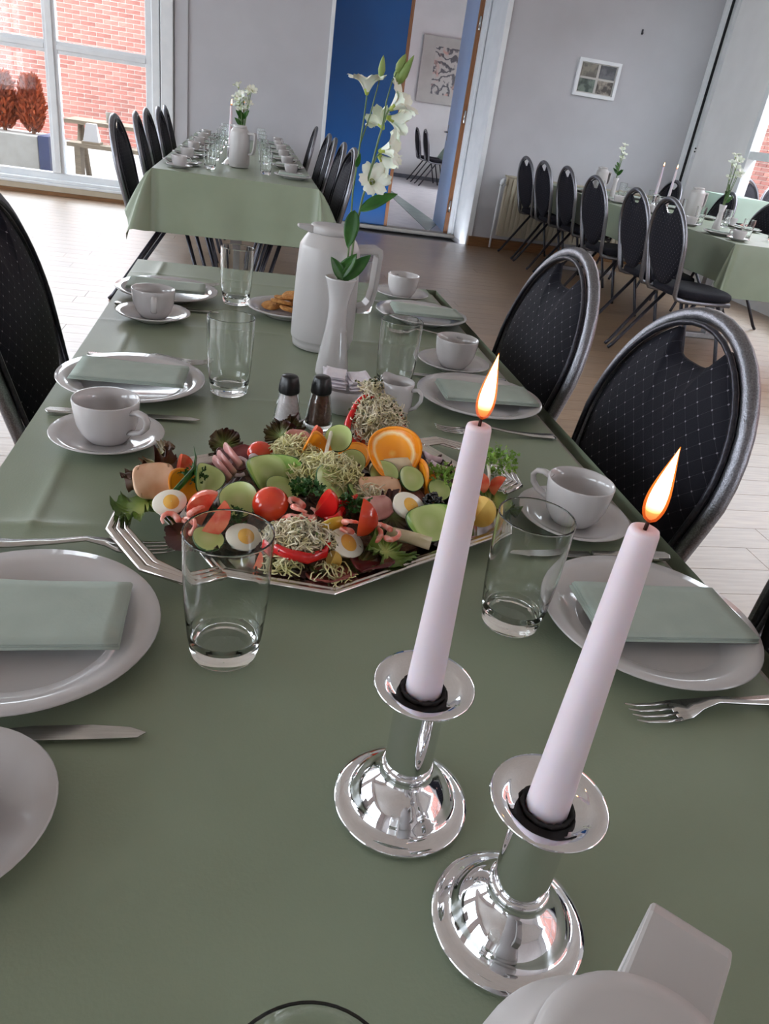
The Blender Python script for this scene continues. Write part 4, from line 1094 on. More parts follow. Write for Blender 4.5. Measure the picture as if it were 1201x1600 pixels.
# ================================================================== SILVER PLATTER
ang = math.radians(30.5); TC = Vector((.125, .773, T+.0008))
TR = empty('serving_platter', TC, ang); tag(TR, 'eight-sided silver platter with looped handles piled with open sandwiches', 'platter')
def octo(a, b_, c): return [(-a+c, -b_), (a-c, -b_), (a, -b_+c), (a, b_-c), (a-c, b_), (-a+c, b_), (-a, b_-c), (-a, -b_+c)]
def ring_loft(levels):
    vs, fs = [], []; n = 8
    for pts, z in levels: vs += [(x, y, z) for x, y in pts]
    for k in range(len(levels)-1):
        for i in range(n): j = (i+1) % n; fs.append((k*n+i, k*n+j, (k+1)*n+j, (k+1)*n+i))
    fs.append(tuple(range(n-1, -1, -1))); fs.append(tuple((len(levels)-1)*n+i for i in range(n)))
    return MB().add(vs, fs, False)
a_, b_, c_ = .205, .160, .080
ring_loft([(octo(a_-.035, b_-.035, c_-.014), .0), (octo(a_-.028, b_-.028, c_-.010), .001), (octo(a_-.012, b_-.012, c_-.004), .013), (octo(a_-.004, b_-.004, c_-.001), .0165), (octo(a_, b_, c_), .018), (octo(a_+.002, b_+.002, c_), .0200),
           (octo(a_, b_, c_), .0222), (octo(a_-.004, b_-.004, c_-.001), .0205), (octo(a_-.006, b_-.006, c_-.002), .0218), (octo(a_-.010, b_-.010, c_-.003), .0200), (octo(a_-.013, b_-.013, c_-.004), .0190), (octo(a_-.028, b_-.028, c_-.010), .0045), (octo(a_-.033, b_-.033, c_-.014), .0035)]).build('dish', 'silver', TR, bevel=.0012)
for s in (-1, 1):
    pts = [(s*(a_-.004), -.079), (s*(a_+.028), -.075), (s*(a_+.050), -.037), (s*(a_+.050), .037), (s*(a_+.028), .075), (s*(a_-.004), .079)]
    MB().tube([(x, y, .0190) for x, y in pts], .0115, 8, flat=(.12, 1), up=(0, 0, 1)).build('handle_band', 'silver', TR)
    for j, (e, rr_) in enumerate(((.0, .0042), (.0085, .0036), (.0155, .0030))):
        pts = [(s*(a_-.004), -.086+e), (s*(a_+.030), -.082+e), (s*(a_+.058-e), -.040+e*.4), (s*(a_+.058-e), .040-e*.4), (s*(a_+.030), .082-e), (s*(a_-.004), .086-e)]
        MB().tube([(x, y, .0205) for x, y in pts], rr_, 8, flat=(.75, 1.1)).build('handle', 'silver', TR)

# ================================================================== FOOD ON THE PLATTER
FZ = T+.0045                       # platter floor
def fp(px, py, h):
    p = PZ(px, py, FZ+h); return p
food_n = 0
def food(o, label, cat): return tag(o, label, cat)
BREADS = []
def bread(px, py, rz, sx, sy, label, m='rye', h=.010): BREADS.append((px, py, label))
def lay_breads():
    """eleven slices side by side on the flat floor of the platter, each in the free slot nearest its sandwich"""
    ca, sa = math.cos(ang), math.sin(ang)
    slots = [(x, y) for y in (-.084, .084) for x in (-.076, 0, .076)]+[(x, 0) for x in (-.134, -.067, 0, .067, .134)]
    loc_ = []
    for px, py, _ in BREADS:
        p = PZ(px, py, FZ+.02)-TC; loc_.append((p.x*ca+p.y*sa, -p.x*sa+p.y*ca))
    cost = lambda i, k: (loc_[i][0]-slots[k][0])**2+(loc_[i][1]-slots[k][1])**2
    as_ = list(range(len(BREADS)))
    for _ in range(6):
        for i in range(len(as_)):
            for k in range(i):
                if cost(i, as_[k])+cost(k, as_[i]) < cost(i, as_[i])+cost(k, as_[k]): as_[i], as_[k] = as_[k], as_[i]
    for i, (px, py, label) in enumerate(BREADS):
        x, y = slots[as_[i]]; sx, sy = (.064, .070) if y == 0 else (.073, .068); ol = []
        for q in range(24):
            a = 2*PI*q/24; c2, s2 = math.cos(a), math.sin(a)
            ol.append((math.copysign(abs(c2)**.45, c2)*sx/2, math.copysign(abs(s2)**.45, s2)*sy/2))
        o = MB().prism(ol, 0, .010).build('bread_slice', 'rye', loc=(TC.x+x*ca-y*sa, TC.y+x*sa+y*ca, FZ-.0001), rot=(0, 0, ang), bevel=.002); food(o, label, 'bread')
def lettuce(px, py, h, r, kind, label, tilt=(0, 0), seed=0, squash=1., amp=1.):
    p = fp(px, py, h); rr = random.Random(seed)
    ph = [rr.uniform(0, 6.3) for _ in range(6)]
    def n1(a, f, k): return mnoise.noise(Vector((math.cos(a)*f, math.sin(a)*f, ph[k]*3)))
    def fn(u, v):
        a = 2*PI*u; e = v**2.2
        rad = r*v*(1+.35*n1(a, .9, 0)+.10*n1(a, 4, 1)*e)
        at = a+.16*e*n1(a, 6, 2)
        z = r*amp*(.22*v*v+e*(.55*n1(a, 2.2, 3)+.50*n1(a, 6.5, 4)+.20*n1(a, 12, 5))+.12*n1(a+v*3, 2, 1)*v)
        return (rad*math.cos(at), rad*math.sin(at)*squash, z)
    o = MB().grid(fn, 160, 10).build('lettuce_leaf', kind, loc=p, rot=(tilt[0], tilt[1], rr.uniform(0, 6)), fix=False)
    food(o, label, 'lettuce'); return o
def wedge(px, py, h, r, rot, label, m='tomato', span=PI*.42, name='tomato_wedge', sc=(1, 1, 1)):
    """segment of a sphere with two flat cut faces"""
    p = fp(px, py, h); T_ = empty(name, p, rot=rot); food(T_, label, name.split('_')[0])
    def fn(u, v):
        a = -span/2+span*u; t = PI*v
        return (r*sc[0]*math.sin(t)*math.cos(a)-r*.55, r*sc[1]*math.sin(t)*math.sin(a), r*sc[2]*math.cos(t))
    MB().grid(fn, 10, 12).build('skin', m, T_)
    b = MB()
    for s in (-1, 1):
        a = s*span/2
        def g_(u, v, a=a): t = PI*v; return (u*r*sc[0]*math.sin(t)*math.cos(a)-r*.55, u*r*sc[1]*math.sin(t)*math.sin(a), r*sc[2]*math.cos(t)*(.3+.7*u))
        b.grid(g_, 4, 12)
    b.build('flesh', 'tomato_flesh' if m.startswith('tom') else m, T_)
    return T_
def half_tomato(px, py, h, r, rot, label, m='tomato'):
    p = fp(px, py, h); T_ = empty('tomato_half', p, rot=rot); food(T_, label, 'tomato')
    MB().lathe([(.0004, r*.78), (r*.35, r*.74), (r*.65, r*.6), (r*.88, r*.36), (r, 0), (r*.97, -r*.08)], 28).build('skin', m, T_)
    MB().lathe([(.0004, -r*.05), (r*.97, -r*.08)], 28).build('flesh', 'tomato_flesh', T_)
    return T_
def egg_half(px, py, h, r, rot, label):
    p = fp(px, py, h); E_ = empty('egg_half', p, rot=rot); food(E_, label, 'egg')
    b = MB().lathe([(.0004, -r*.8), (r*.5, -r*.7), (r*.85, -r*.4), (r, 0), (r*.97, .0006), (.0004, .0008)], 28); b.v = [(x*1.28, y, z) for x, y, z in b.v]
    b.build('egg_white', 'egg_white', E_)
    y = MB().lathe([(r*.58, .0008), (r*.5, .0018), (.0004, .0024)], 20); y.v = [(v[0]+.12*r, v[1], v[2]) for v in y.v]; y.build('yolk', 'yolk', E_)
def shrimp(px, py, h, s, rot, label, grp):
    p = fp(px, py, h); pts, rs = [], []
    for i in range(13):
        t = i/12; a = -.4+3.9*t; R_ = s*(1-.25*t)
        pts.append((R_*math.cos(a), R_*math.sin(a), .15*s*math.sin(t*3))); rs.append(s*.42*(1-.62*t)*(1+.10*math.sin(t*40)))
    rs[0] *= .6
    o = MB().tube(pts, rs, 10).build('shrimp', 'shrimp', loc=p, rot=rot); tag(o, label, 'shrimp', grp)
def cuke(px, py, h, r, rot, label, bend=.0, twist=0., long=1.):
    """cucumber slice, bent or twisted"""
    p = fp(px, py, h); C_ = empty('cucumber_slice', p, rot=rot); food(C_, label, 'cucumber')
    def bendp(x, y, z):
        x *= long
        z2 = z+bend*(x*x)/r+twist*x*y/r
        return (x, y, z2)
    for nm, m_, rad in (('flesh', 'cucumber', None), ('rind', 'cuke_skin', 1)):
        b = MB()
        if nm == 'flesh':
            for z in (-.0013, .0013):
                def fn(u, v, z=z): a = 2*PI*u; return bendp(r*.965*v*math.cos(a), r*.965*v*math.sin(a), z)
                b.grid(fn, 36, 8)
        else:
            def fn(u, v): a = 2*PI*u; q = 2*PI*v; return bendp((r*.965+.0006*math.cos(q))*math.cos(a), (r*.965+.0006*math.cos(q))*math.sin(a), .0015*math.sin(q))
            b.grid(fn, 40, 8)
        b.build(nm, m_, C_, fix=False)
def sheet(name, px, py, h, sx, sy, rot, m, label, cat, curl=.0, ruffle=.15, seed=0, thick=.0016):
    p = fp(px, py, h); rr = random.Random(seed); q = [rr.uniform(0, 6) for _ in range(4)]
    def fn(u, v):
        x, y = (u-.5)*sx, (v-.5)*sy
        k = 1-.28*(abs(u-.5)*2)**3*(abs(v-.5)*2)**3
        return (x*k, y*k, curl*((u-.5)**2)*4*sx+ruffle*sx*.2*(math.sin(u*8+q[0])+.6*math.sin(v*9+q[1])))
    o = MB().grid(fn, 14, 12).build(name, m, loc=p, rot=rot, solid=thick, fix=False); food(o, label, cat); return o
def sprouts(px, py, h, rx, rz, n, m, label, seed=0, leafy=0, flat=1., lean=(0, 0), rot=None):
    p = fp(px, py, h); rr = random.Random(seed); S_ = empty('sprout_pile', p, rot=rot); food(S_, label, 'sprouts')
    b, lf_ = MB(), MB()
    for i in range(n):
        a = rr.uniform(0, 2*PI); q = rx*rr.random()**.55; z = rz*rr.random()*(1-(q/rx)**2*.6)
        c = Vector((q*math.cos(a)+lean[0]*z/rz*rx, q*math.sin(a)*flat+lean[1]*z/rz*rx, z))
        d = Vector((rr.gauss(0, 1), rr.gauss(0, 1), rr.gauss(.2, .7))).normalized(); e = Vector((rr.gauss(0, 1), rr.gauss(0, 1), rr.gauss(0, .6))).normalized()
        l = rr.uniform(.014, .028)
        pts = [c-d*l*.42, c-d*l*.18+e*l*.20, c+d*l*.14+e*l*.24, c+d*l*.36-e*l*.02, c+d*l*.34-e*l*.16]
        b.tube(pts, [.0006, .0008, .0008, .0007, .0006], 4, cap=False)
        if rr.random() < leafy:
            s = d.cross(e)
            if s.length > 1e-6:
                s.normalize(); t = pts[-1]; w_ = .0022
                lf_.add([t, t+d*w_+s*w_*.9, t+d*w_*2.1, t+d*w_-s*w_*.9], [(0, 1, 2, 3)], False)
    o = b.build('strands', m, S_, fix=False); o['kind'] = 'stuff'
    if leafy: o = lf_.build('sprout_leaves', 'sprout_leaf', S_, fix=False); o['kind'] = 'stuff'
def parsley(px, py, h, r, n, label, m='parsley', seed=0, zs=.7):
    p = fp(px, py, h); rr = random.Random(seed); S_ = empty('herb_sprig', p); food(S_, label, 'herb'); b = MB()
    for i in range(n):
        a = rr.uniform(0, 2*PI); q = r*rr.random()**.6; z = r*zs*rr.random()
        c = Vector((q*math.cos(a), q*math.sin(a), z)); d = Vector((math.cos(a)*.6+rr.gauss(0, .5), math.sin(a)*.6+rr.gauss(0, .5), .6+rr.gauss(0, .4))).normalized()
        s = d.cross(Vector((rr.gauss(0, 1), rr.gauss(0, 1), rr.gauss(0, 1)))).normalized(); l = rr.uniform(.004, .008)
        nn = d.cross(s)
        b.add([c, c+d*l*.5+s*l*.5+nn*l*.1, c+d*l*.7+s*l*.2, c+d*l*1.1+s*l*.25-nn*l*.15, c+d*l+nn*l*.1, c+d*l*1.1-s*l*.25-nn*l*.15, c+d*l*.7-s*l*.2, c+d*l*.5-s*l*.5+nn*l*.1], [(0, 1, 2, 4), (2, 3, 4), (4, 5, 6), (0, 4, 6, 7)], False)
    o = b.build('leaflets', m, S_, fix=False); o['kind'] = 'stuff'
    MB().tube([(0, 0, -r*.1), (r*.2, 0, r*.3), (r*.1, r*.2, r*.6)], .0009, 5).build('stalk', 'stem', S_)
def citrus(px, py, h, r, rot, label, twist=0., bend=0., span=2*PI):
    p = fp(px, py, h); C_ = empty('orange_slice', p, rot=rot); food(C_, label, 'orange')
    def bp(x, y, z): return (x, y, z+bend*x*x/r+twist*x*y/r)
    b = MB()
    for z in (-.0014, .0014):
        def fn(u, v, z=z): a = span*(u-.5); return bp(r*.94*v*math.cos(a), r*.94*v*math.sin(a), z)
        b.grid(fn, 36, 8)
    b.build('flesh', 'orange', C_, fix=False)
    def fr_(u, v): a = span*(u-.5); q = 2*PI*v; return bp((r*.96+.0022*math.cos(q))*math.cos(a), (r*.96+.0022*math.cos(q))*math.sin(a), .0021*math.sin(q))
    MB().grid(fr_, 40, 8).build('rind', 'orange_rind', C_, fix=False)
def strip(name, pts, r, m, label, cat, flat=(1, .35)):
    w_ = [fp(*q) for q in pts]; c0 = w_[0].copy()
    o = MB().tube([q-c0 for q in w_], r, 8, flat=flat).build(name, m, loc=c0); food(o, label, cat); return o

# bread bases of the open sandwiches
bread(262, 785, ang, .085, .065, 'rye bread slice under the shrimp and chicken at the near platter handle')
bread(340, 835, ang, .085, .065, 'rye bread slice under egg seen through the near water glass')
bread(385, 735, ang+.2, .095, .065, 'rye bread slice under the ham and cucumber twist')
bread(455, 800, ang, .09, .07, 'rye bread slice under the shrimp heap at the platter centre')
bread(470, 880, ang, .09, .07, 'rye bread slice under the front sprouts and red pepper')
bread(505, 735, ang, .10, .07, 'rye bread slice under the pale sprout heap')
bread(575, 860, ang, .085, .065, 'rye bread slice under the front tomato wedge')
bread(585, 705, ang, .09, .07, 'rye bread slice under the tall sprout stack')
bread(610, 770, ang, .10, .07, 'rye bread slice under the pate and orange twist')
bread(655, 815, ang, .09, .065, 'rye bread slice under egg and caviar')
bread(725, 770, ang, .10, .075, 'rye bread slice under the curly endive')

lay_breads()
# lettuce
for px, py, h, r, kind, lab, tilt, sd_, am in (
 (238, 742, .022, .032, 'lettuce_brown', 'frilly brown lettuce leaf at the far left of the platter', (.7, -.3), 1, 1.3),
 (252, 722, .024, .026, 'lettuce_brown', 'small frilly brown lettuce leaf behind the chicken slice', (.9, -.1), 21, 1.3),
 (226, 800, .018, .030, 'lettuce_green', 'green lettuce leaf hanging over the near platter handle', (.3, -.2), 2, 1.2),
 (350, 696, .024, .021, 'lettuce_red', 'dark red lettuce leaf behind the ham strips', (.9, .2), 3, 1.4),
 (438, 681, .026, .022, 'lettuce_red', 'dark red lettuce leaf in front of the salt shaker', (.9, .1), 4, 1.4),
 (455, 672, .030, .020, 'lettuce_red', 'small dark red lettuce leaf below the pepper shaker', (1.0, .0), 24, 1.4),
 (440, 882, .012, .028, 'lettuce_red', 'dark lettuce leaf at the front rim left of the red pepper', (.3, .1), 5, .8),
 (498, 890, .012, .022, 'lettuce_red', 'dark lettuce leaf at the front rim below the red pepper', (.3, 0), 6, .5),
 (603, 862, .018, .028, 'lettuce_green', 'green lettuce leaf right of the front tomato wedge', (.3, .3), 7, 1.2),
 (612, 806, .022, .030, 'lettuce_red', 'dark red lettuce leaf between egg and ham', (.4, .2), 8, .8),
 (690, 828, .010, .034, 'lettuce_red', 'dark red lettuce leaf under the cucumber at the right rim', (.2, .1), 9, .6),
 (305, 850, .010, .034, 'lettuce_red', 'dark red lettuce leaf under the near tomato wedge', (.2, 0), 10, .6),
 (768, 785, .016, .028, 'lettuce_green', 'green lettuce leaf beside the far platter handle', (.3, .2), 11, 1.2),
 (545, 708, .016, .034, 'lettuce_red', 'dark red lettuce leaf under the tall sprout stack', (.4, 0), 12, .7),
 (680, 745, .014, .036, 'lettuce_red', 'dark red lettuce leaf under the onion strips', (.3, 0), 13, .7),
 (345, 770, .016, .034, 'lettuce_red', 'dark lettuce leaf under the folded cucumber', (.3, 0), 14, .6),
 (560, 884, .012, .022, 'lettuce_red', 'dark red lettuce leaf under the beef at the front rim', (.3, .1), 15, .6),
 (590, 745, .020, .030, 'lettuce_red', 'dark lettuce leaf behind the pate slab', (.3, .1), 16, .6)):
    lettuce(px, py, h, r, M[kind], lab, tilt, sd_, 1., am)

# left sandwich: chicken, tomato, cucumber, egg, shrimps
sheet('chicken_slice', 249, 756, .034, .045, .040, (.9, .0, .3), 'chicken', 'pale roast chicken slice leaning on brown lettuce', 'meat', .1, .06, 1, .004)
wedge(287, 731, .040, .017, (0, .3, 1.2), 'orange-red tomato wedge behind the twisted cucumber')
citrus(277, 756, .036, .018, (.9, .2, .5), 'small orange slice behind the dark cucumber rind', bend=.3)
strip('cucumber_strip', [(262, 780, .036), (283, 757, .046), (303, 735, .052), (306, 715, .056), (303, 698, .064)], [.004, .0045, .0045, .003, .0012], 'cuke_skin', 'dark green twisted cucumber rind pointing upward', 'cucumber', (1, .4))
cuke(318, 748, .042, .018, (.9, .5, .3), 'folded cucumber slice behind the pink tomato', .9, .3)
parsley(303, 748, .040, .014, 70, 'parsley tuft beside the twisted cucumber rind', seed=1)
egg_half(268, 793, .038, .014, (.7, -.2, .4), 'halved boiled egg at the near end of the platter')
wedge(308, 790, .040, .022, (.2, -.4, 2.4), 'pale pink tomato wedge above the near water glass', 'tomato_pale', PI*.6)
wedge(335, 826, .030, .019, (.3, .5, .6), 'tomato wedge seen through the near water glass rim', 'tomato', PI*.35, sc=(1, 1, 1.35))
for i, (px, py, h, ry) in enumerate(((272, 812, .030, .4), (292, 818, .026, 1.9), (305, 812, .032, 3.2), (300, 830, .022, 4.6))):
    shrimp(px, py, h, .009, (.5, .3*i, ry), 'small pink shrimp beside the near egg half', 'shrimps at the near end')
cuke(375, 782, .036, .021, (.7, -.25, .3), 'bright cucumber slice between tomato halves', .4, .2)
parsley(357, 815, .028, .015, 80, 'parsley tuft above the egg behind the water glass', seed=2)
egg_half(383, 838, .026, .016, (.5, .1, .2), 'halved boiled egg seen through the near water glass')
cuke(318, 846, .018, .018, (.15, .2, 0), 'pale cucumber slice seen through the near water glass', .1)
# ham sandwich
for i, (px, py, rz) in enumerate(((352, 722, -.7), (366, 717, -.6), (345, 730, -.8))):
    o = strip('ham_strip', [(px-10, py-12, .046), (px, py, .048), (px+14, py+18, .040)], .006, 'ham', 'pink rolled ham strip beside the tomato half', 'ham', (1, .5)); o['group'] = 'ham strips'
half_tomato(405, 708, .036, .0165, (.25, 0, 0), 'orange-red tomato half behind the large cucumber twist')
for i, (px, py) in enumerate(((378, 726), (392, 724))):
    o = MB().tube([(0.011*math.cos(a*.5), .011*math.sin(a*.5), 0) for a in range(12)], .0015, 6, flat=(.6, 1.6)).build('onion_ring', 'onion', loc=fp(px, py, .040), rot=(.8, .1, i)); tag(o, 'curled onion ring beside the tomato half', 'onion', 'onion rings on ham')
sheet('beef_slice', 372, 715, .030, .05, .04, (.3, 0, .4), 'beef', 'dark red beef slice under the ham strips', 'meat', .1, .2, 3)
cuke(415, 742, .038, .024, (.95, .1, .45), 'large cucumber slice twisted across the ham sandwich', .55, .5, 1.45)
# centre: shrimps, tomato half, parsley
half_tomato(428, 793, .038, .020, (.5, -.5, .3), 'large tomato half leaning on the shrimp heap', 'tomato')
for i, (px, py, h, ry) in enumerate(((455, 790, .044, .3), (470, 797, .048, 2.0), (462, 808, .042, 3.6), (478, 812, .040, 5.0), (450, 815, .034, 1.2), (487, 800, .036, 4.1), (438, 822, .028, .2), (470, 824, .030, 2.8))):
    shrimp(px, py, h, .0095, (.4*math.sin(i), .4*math.cos(i), ry), 'plump pink shrimp in the heap beside the tomato half', 'shrimps at the centre')
parsley(480, 772, .040, .017, 110, 'parsley tuft behind the shrimp heap', seed=3)
cuke(440, 765, .032, .020, (.4, .2, .2), 'cucumber slice under the parsley tuft', .1)
# pale sprouts and cucumber wheel
sprouts(460, 712, .038, .026, .024, 380, 'sprout', 'pale yellow sprout tangle beside the large cucumber twist', 1)
sprouts(508, 745, .038, .042, .026, 760, 'sprout', 'pale yellow sprout heap spilling over the cucumber wheel', 2, flat=.7)
cuke(528, 765, .036, .023, (.75, .35, .4), 'cucumber wheel half covered by pale sprouts', .1)
cuke(550, 772, .032, .020, (.3, .5, .5), 'cucumber slice leaning beside the ham under the orange', .1)
# back: ham, tomato, orange ring, radish
sheet('ham_slice', 470, 690, .046, .034, .034, (1.1, .1, .2), 'ham', 'pink ham slice standing before the salt shaker', 'ham', .15, .08, 5)
wedge(487, 684, .050, .013, (.3, .2, 1), 'red tomato wedge inside the narrow orange ring')
citrus(499, 703, .046, .021, (1.2, .9, .3), 'narrow orange ring beside the radish stick', .3, .6)
strip('radish_stick', [(517, 678, .062), (511, 700, .054), (505, 728, .044)], .0048, 'radish', 'white radish stick leaning on the cucumber', 'radish', (1, .5))
cuke(530, 706, .044, .018, (.9, -.3, -.2), 'cucumber slice behind the radish stick', .2); cuke(538, 716, .038, .017, (.8, -.2, .1), 'second cucumber slice behind the radish stick', .2)
citrus(552, 715, .030, .022, (.4, -.6, .2), 'flat orange slice at the foot of the tall sprout stack')
# tall sprout stack with red pepper ring
rot_s = (.86, .05, .18)
p = fp(586, 668, .052)
rg = MB(); rpts = []
for i in range(40):
    a = 2*PI*i/40; q = .0385*(1+.06*math.sin(4*a+.6)); rpts.append((q*math.cos(a), q*1.05*math.sin(a), .0015*math.sin(3*a)))
o = rg.tube(rpts, .0052, 8, closed=True, flat=(1.3, .9), up=(0, 0, 1)).build('pepper_ring', 'redpepper', loc=p, rot=rot_s); food(o, 'large red pepper ring round the tall sprout stack', 'pepper')
o = MB().lathe([(.0005, -.003), (.029, -.003), (.031, -.001), (.029, .002), (.0005, .002)], 32).build('tomato_slice', 'tomato_flesh', loc=p, rot=rot_s); food(o, 'broad tomato slice under the tall sprout stack', 'tomato')
sheet('ham_slice', 580, 706, .014, .06, .05, (.7, 0, .2), 'ham', 'pink ham slice under the tall sprout stack', 'ham', .1, .1, 6)
sprouts(588, 662, .054, .035, .032, 1100, 'sprout_dark', 'tall tangled sprout stack inside the red pepper ring', 3, leafy=.35, rot=rot_s)
sprouts(578, 608, .094, .011, .010, 80, 'sprout_dark', 'dark seed-capped sprout tuft on top of the tall stack', 4, leafy=.9)
# orange twist with melon and cucumbers
citrus(612, 720, .050, .033, (1.0, -.15, .15), 'large orange slice twisted over melon and cucumber', .45, .55)
sheet('melon_slice', 625, 728, .046, .062, .026, (1.0, -.1, .1), 'melon', 'pale melon slice folded under the orange twist', 'melon', -.12, .03, 7, .004)
cuke(612, 738, .042, .018, (.8, .1, -.1), 'cucumber slice under the melon fold', .25); cuke(632, 744, .038, .017, (.7, .2, .2), 'second cucumber slice under the melon fold', .2)
citrus(648, 745, .034, .024, (.9, .7, .9), 'orange slice edge under the cucumber fold', bend=.5)
sheet('pate_slice', 612, 772, .022, .06, .04, (.2, 0, .4), 'pate', 'brown pate slab below the orange twist', 'meat', .02, .03, 8, .010)
sheet('chicken_slice', 600, 760, .032, .055, .03, (.5, .1, .3), 'chicken', 'pale chicken slice on the brown pate', 'meat', .1, .08, 9, .003)
sprouts(575, 775, .030, .020, .012, 60, 'sprout_dark', 'few loose sprouts across the pate', 5)
sheet('ham_slice', 585, 795, .032, .04, .03, (.7, .2, .7), 'ham', 'crumpled pink ham beside the parsley', 'ham', .3, .25, 10)
# red pepper pieces and parsley centre right
wedge(512, 797, .042, .017, (.4, .3, .5), 'red pepper chunk behind the front sprouts', 'redpepper', PI*.7, 'pepper_chunk')
strip('pepper_strip', [(505, 818, .036), (522, 815, .040), (533, 800, .040)], .006, 'redpepper', 'curved red pepper strip behind the front sprouts', 'pepper', (1, .6))
strip('pepper_strip', [(530, 786, .044), (545, 783, .044), (556, 778, .042)], .005, 'redpepper', 'short red pepper strip above the parsley', 'pepper', (1, .6))
parsley(553, 797, .040, .014, 80, 'parsley tuft beside the red pepper chunk', seed=4)
# front sprouts + red pepper
sprouts(468, 850, .032, .032, .024, 460, 'sprout_dark', 'white and green sprout heap on the front red pepper', 6, leafy=.30, flat=.8)
strip('pepper_strip', [(425, 868, .026), (455, 882, .026), (490, 890, .024), (515, 882, .024), (520, 866, .028)], .0062, 'redpepper', 'long red pepper strip across the front sandwich', 'pepper', (1, .55))
wedge(414, 876, .022, .010, (0, .4, .3), 'small red tomato piece at the left of the front sprouts')
sheet('salami_slice', 516, 902, .004, .050, .038, (.08, .04, .4), 'salami', 'dark salami slice at the front rim', 'meat', .05, .15, 11)
sheet('salami_slice', 562, 894, .004, .046, .034, (.08, .04, .2), 'beef', 'dark beef slice at the front rim under the potato', 'meat', .1, .2, 12)
sprouts(445, 885, .020, .014, .014, 45, 'sprout', 'few pale sprouts trailing over the front lettuce', 7)
sprouts(520, 905, .012, .022, .010, 40, 'sprout', 'pale sprouts trailing towards the front rim', 8)
# front right: potato, shrimp, tomato wedge
egg_half(540, 862, .026, .017, (.6, .3, .4), 'egg half below the front tomato wedge')
strip('pickle_piece', [(512, 845, .030), (530, 835, .034), (545, 832, .034)], .009, 'yellow_pepper', 'yellow pickle piece left of the front tomato wedge', 'pickle', (1, .6))
wedge(570, 838, .038, .020, (.15, .25, -1.2), 'upright tomato wedge at the front of the platter', 'tomato', PI*.4, sc=(1, 1, 1.25))
for i, (px, py, h, ry) in enumerate(((543, 833, .040, 1.), (553, 828, .042, 2.4), (590, 832, .040, .2), (598, 842, .034, 3.6), (585, 846, .032, 5.))):
    shrimp(px, py, h, .0085, (.4*math.sin(i*2), .4, ry), 'small pink shrimp beside the upright tomato wedge', 'shrimps at the front')
wedge(522, 876, .018, .010, (.2, .2, 1), 'pale potato wedge under the front egg half', 'potato', PI*.7, 'potato_wedge')
strip('cucumber_strip', [(605, 845, .020), (640, 852, .014), (672, 862, .012)], .008, 'melon', 'pale cucumber strip along the right rim', 'cucumber', (1, .3))
# right: egg, caviar, cucumber
egg_half(647, 798, .038, .017, (.6, .25, .3), 'halved boiled egg topped with black caviar')
p = fp(675, 786, .040); cv = MB(); rr = random.Random(3)
CV = empty('caviar_heap', p); food(CV, 'heap of black caviar on the right-hand egg', 'caviar')
for i in range(110):
    a = rr.uniform(0, 2*PI); q = .012*rr.random()**.5; cv.sphere((q*math.cos(a), q*math.sin(a), rr.random()*.012*(1-(q/.013)**2)), .0019, 6, 5)
o = cv.build('roe', 'caviar', CV, fix=False); o['kind'] = 'stuff'
cuke(660, 815, .030, .022, (.75, -.05, .25), 'long cucumber twist below the caviar egg', .3, .3, 1.5)
parsley(690, 748, .034, .018, 110, 'green herb tuft behind the caviar', 'frisee', seed=5); cuke(675, 758, .030, .015, (.6, .2, 0), 'small cucumber piece beside the green herb tuft', .2)
for i, (px, py) in enumerate(((676, 722), (690, 732), (683, 740))):
    o = strip('onion_strip', [(px-12, py-8, .030), (px, py, .034), (px+16, py+4, .030)], .0045, 'onion', 'pale onion strip between orange twist and candle', 'onion', (1, .45)); o['group'] = 'onion strips'
# far right: endive, tomato, potato
parsley(775, 735, .034, .024, 190, 'curly green endive at the far platter corner', 'frisee', seed=6, zs=1.1)
wedge(752, 757, .034, .016, (.2, .3, .4), 'tomato wedge below the curly endive'); wedge(773, 758, .030, .014, (.3, -.2, 2.), 'pale tomato wedge right of the curly endive', 'tomato_pale')
strip('radish_stick', [(763, 722, .046), (765, 742, .040), (764, 760, .032)], .0035, 'radish', 'thin radish stick in front of the curly endive', 'radish', (1, .5))
wedge(757, 803, .024, .019, (.3, .2, .6), 'yellow potato wedge beside the far platter handle', 'potato', PI*.8, 'potato_wedge')
shrimp(745, 782, .036, .010, (.4, .2, 1), 'single pink shrimp above the yellow potato wedge', 'shrimp by the candle')
egg_half(725, 800, .030, .016, (.5, .2, .8), 'halved boiled egg half hidden by the left candle')
sheet('ham_slice', 715, 745, .026, .05, .04, (.4, .2, .5), 'ham', 'pink ham slice half hidden by the left candle', 'ham', .2, .2, 14)

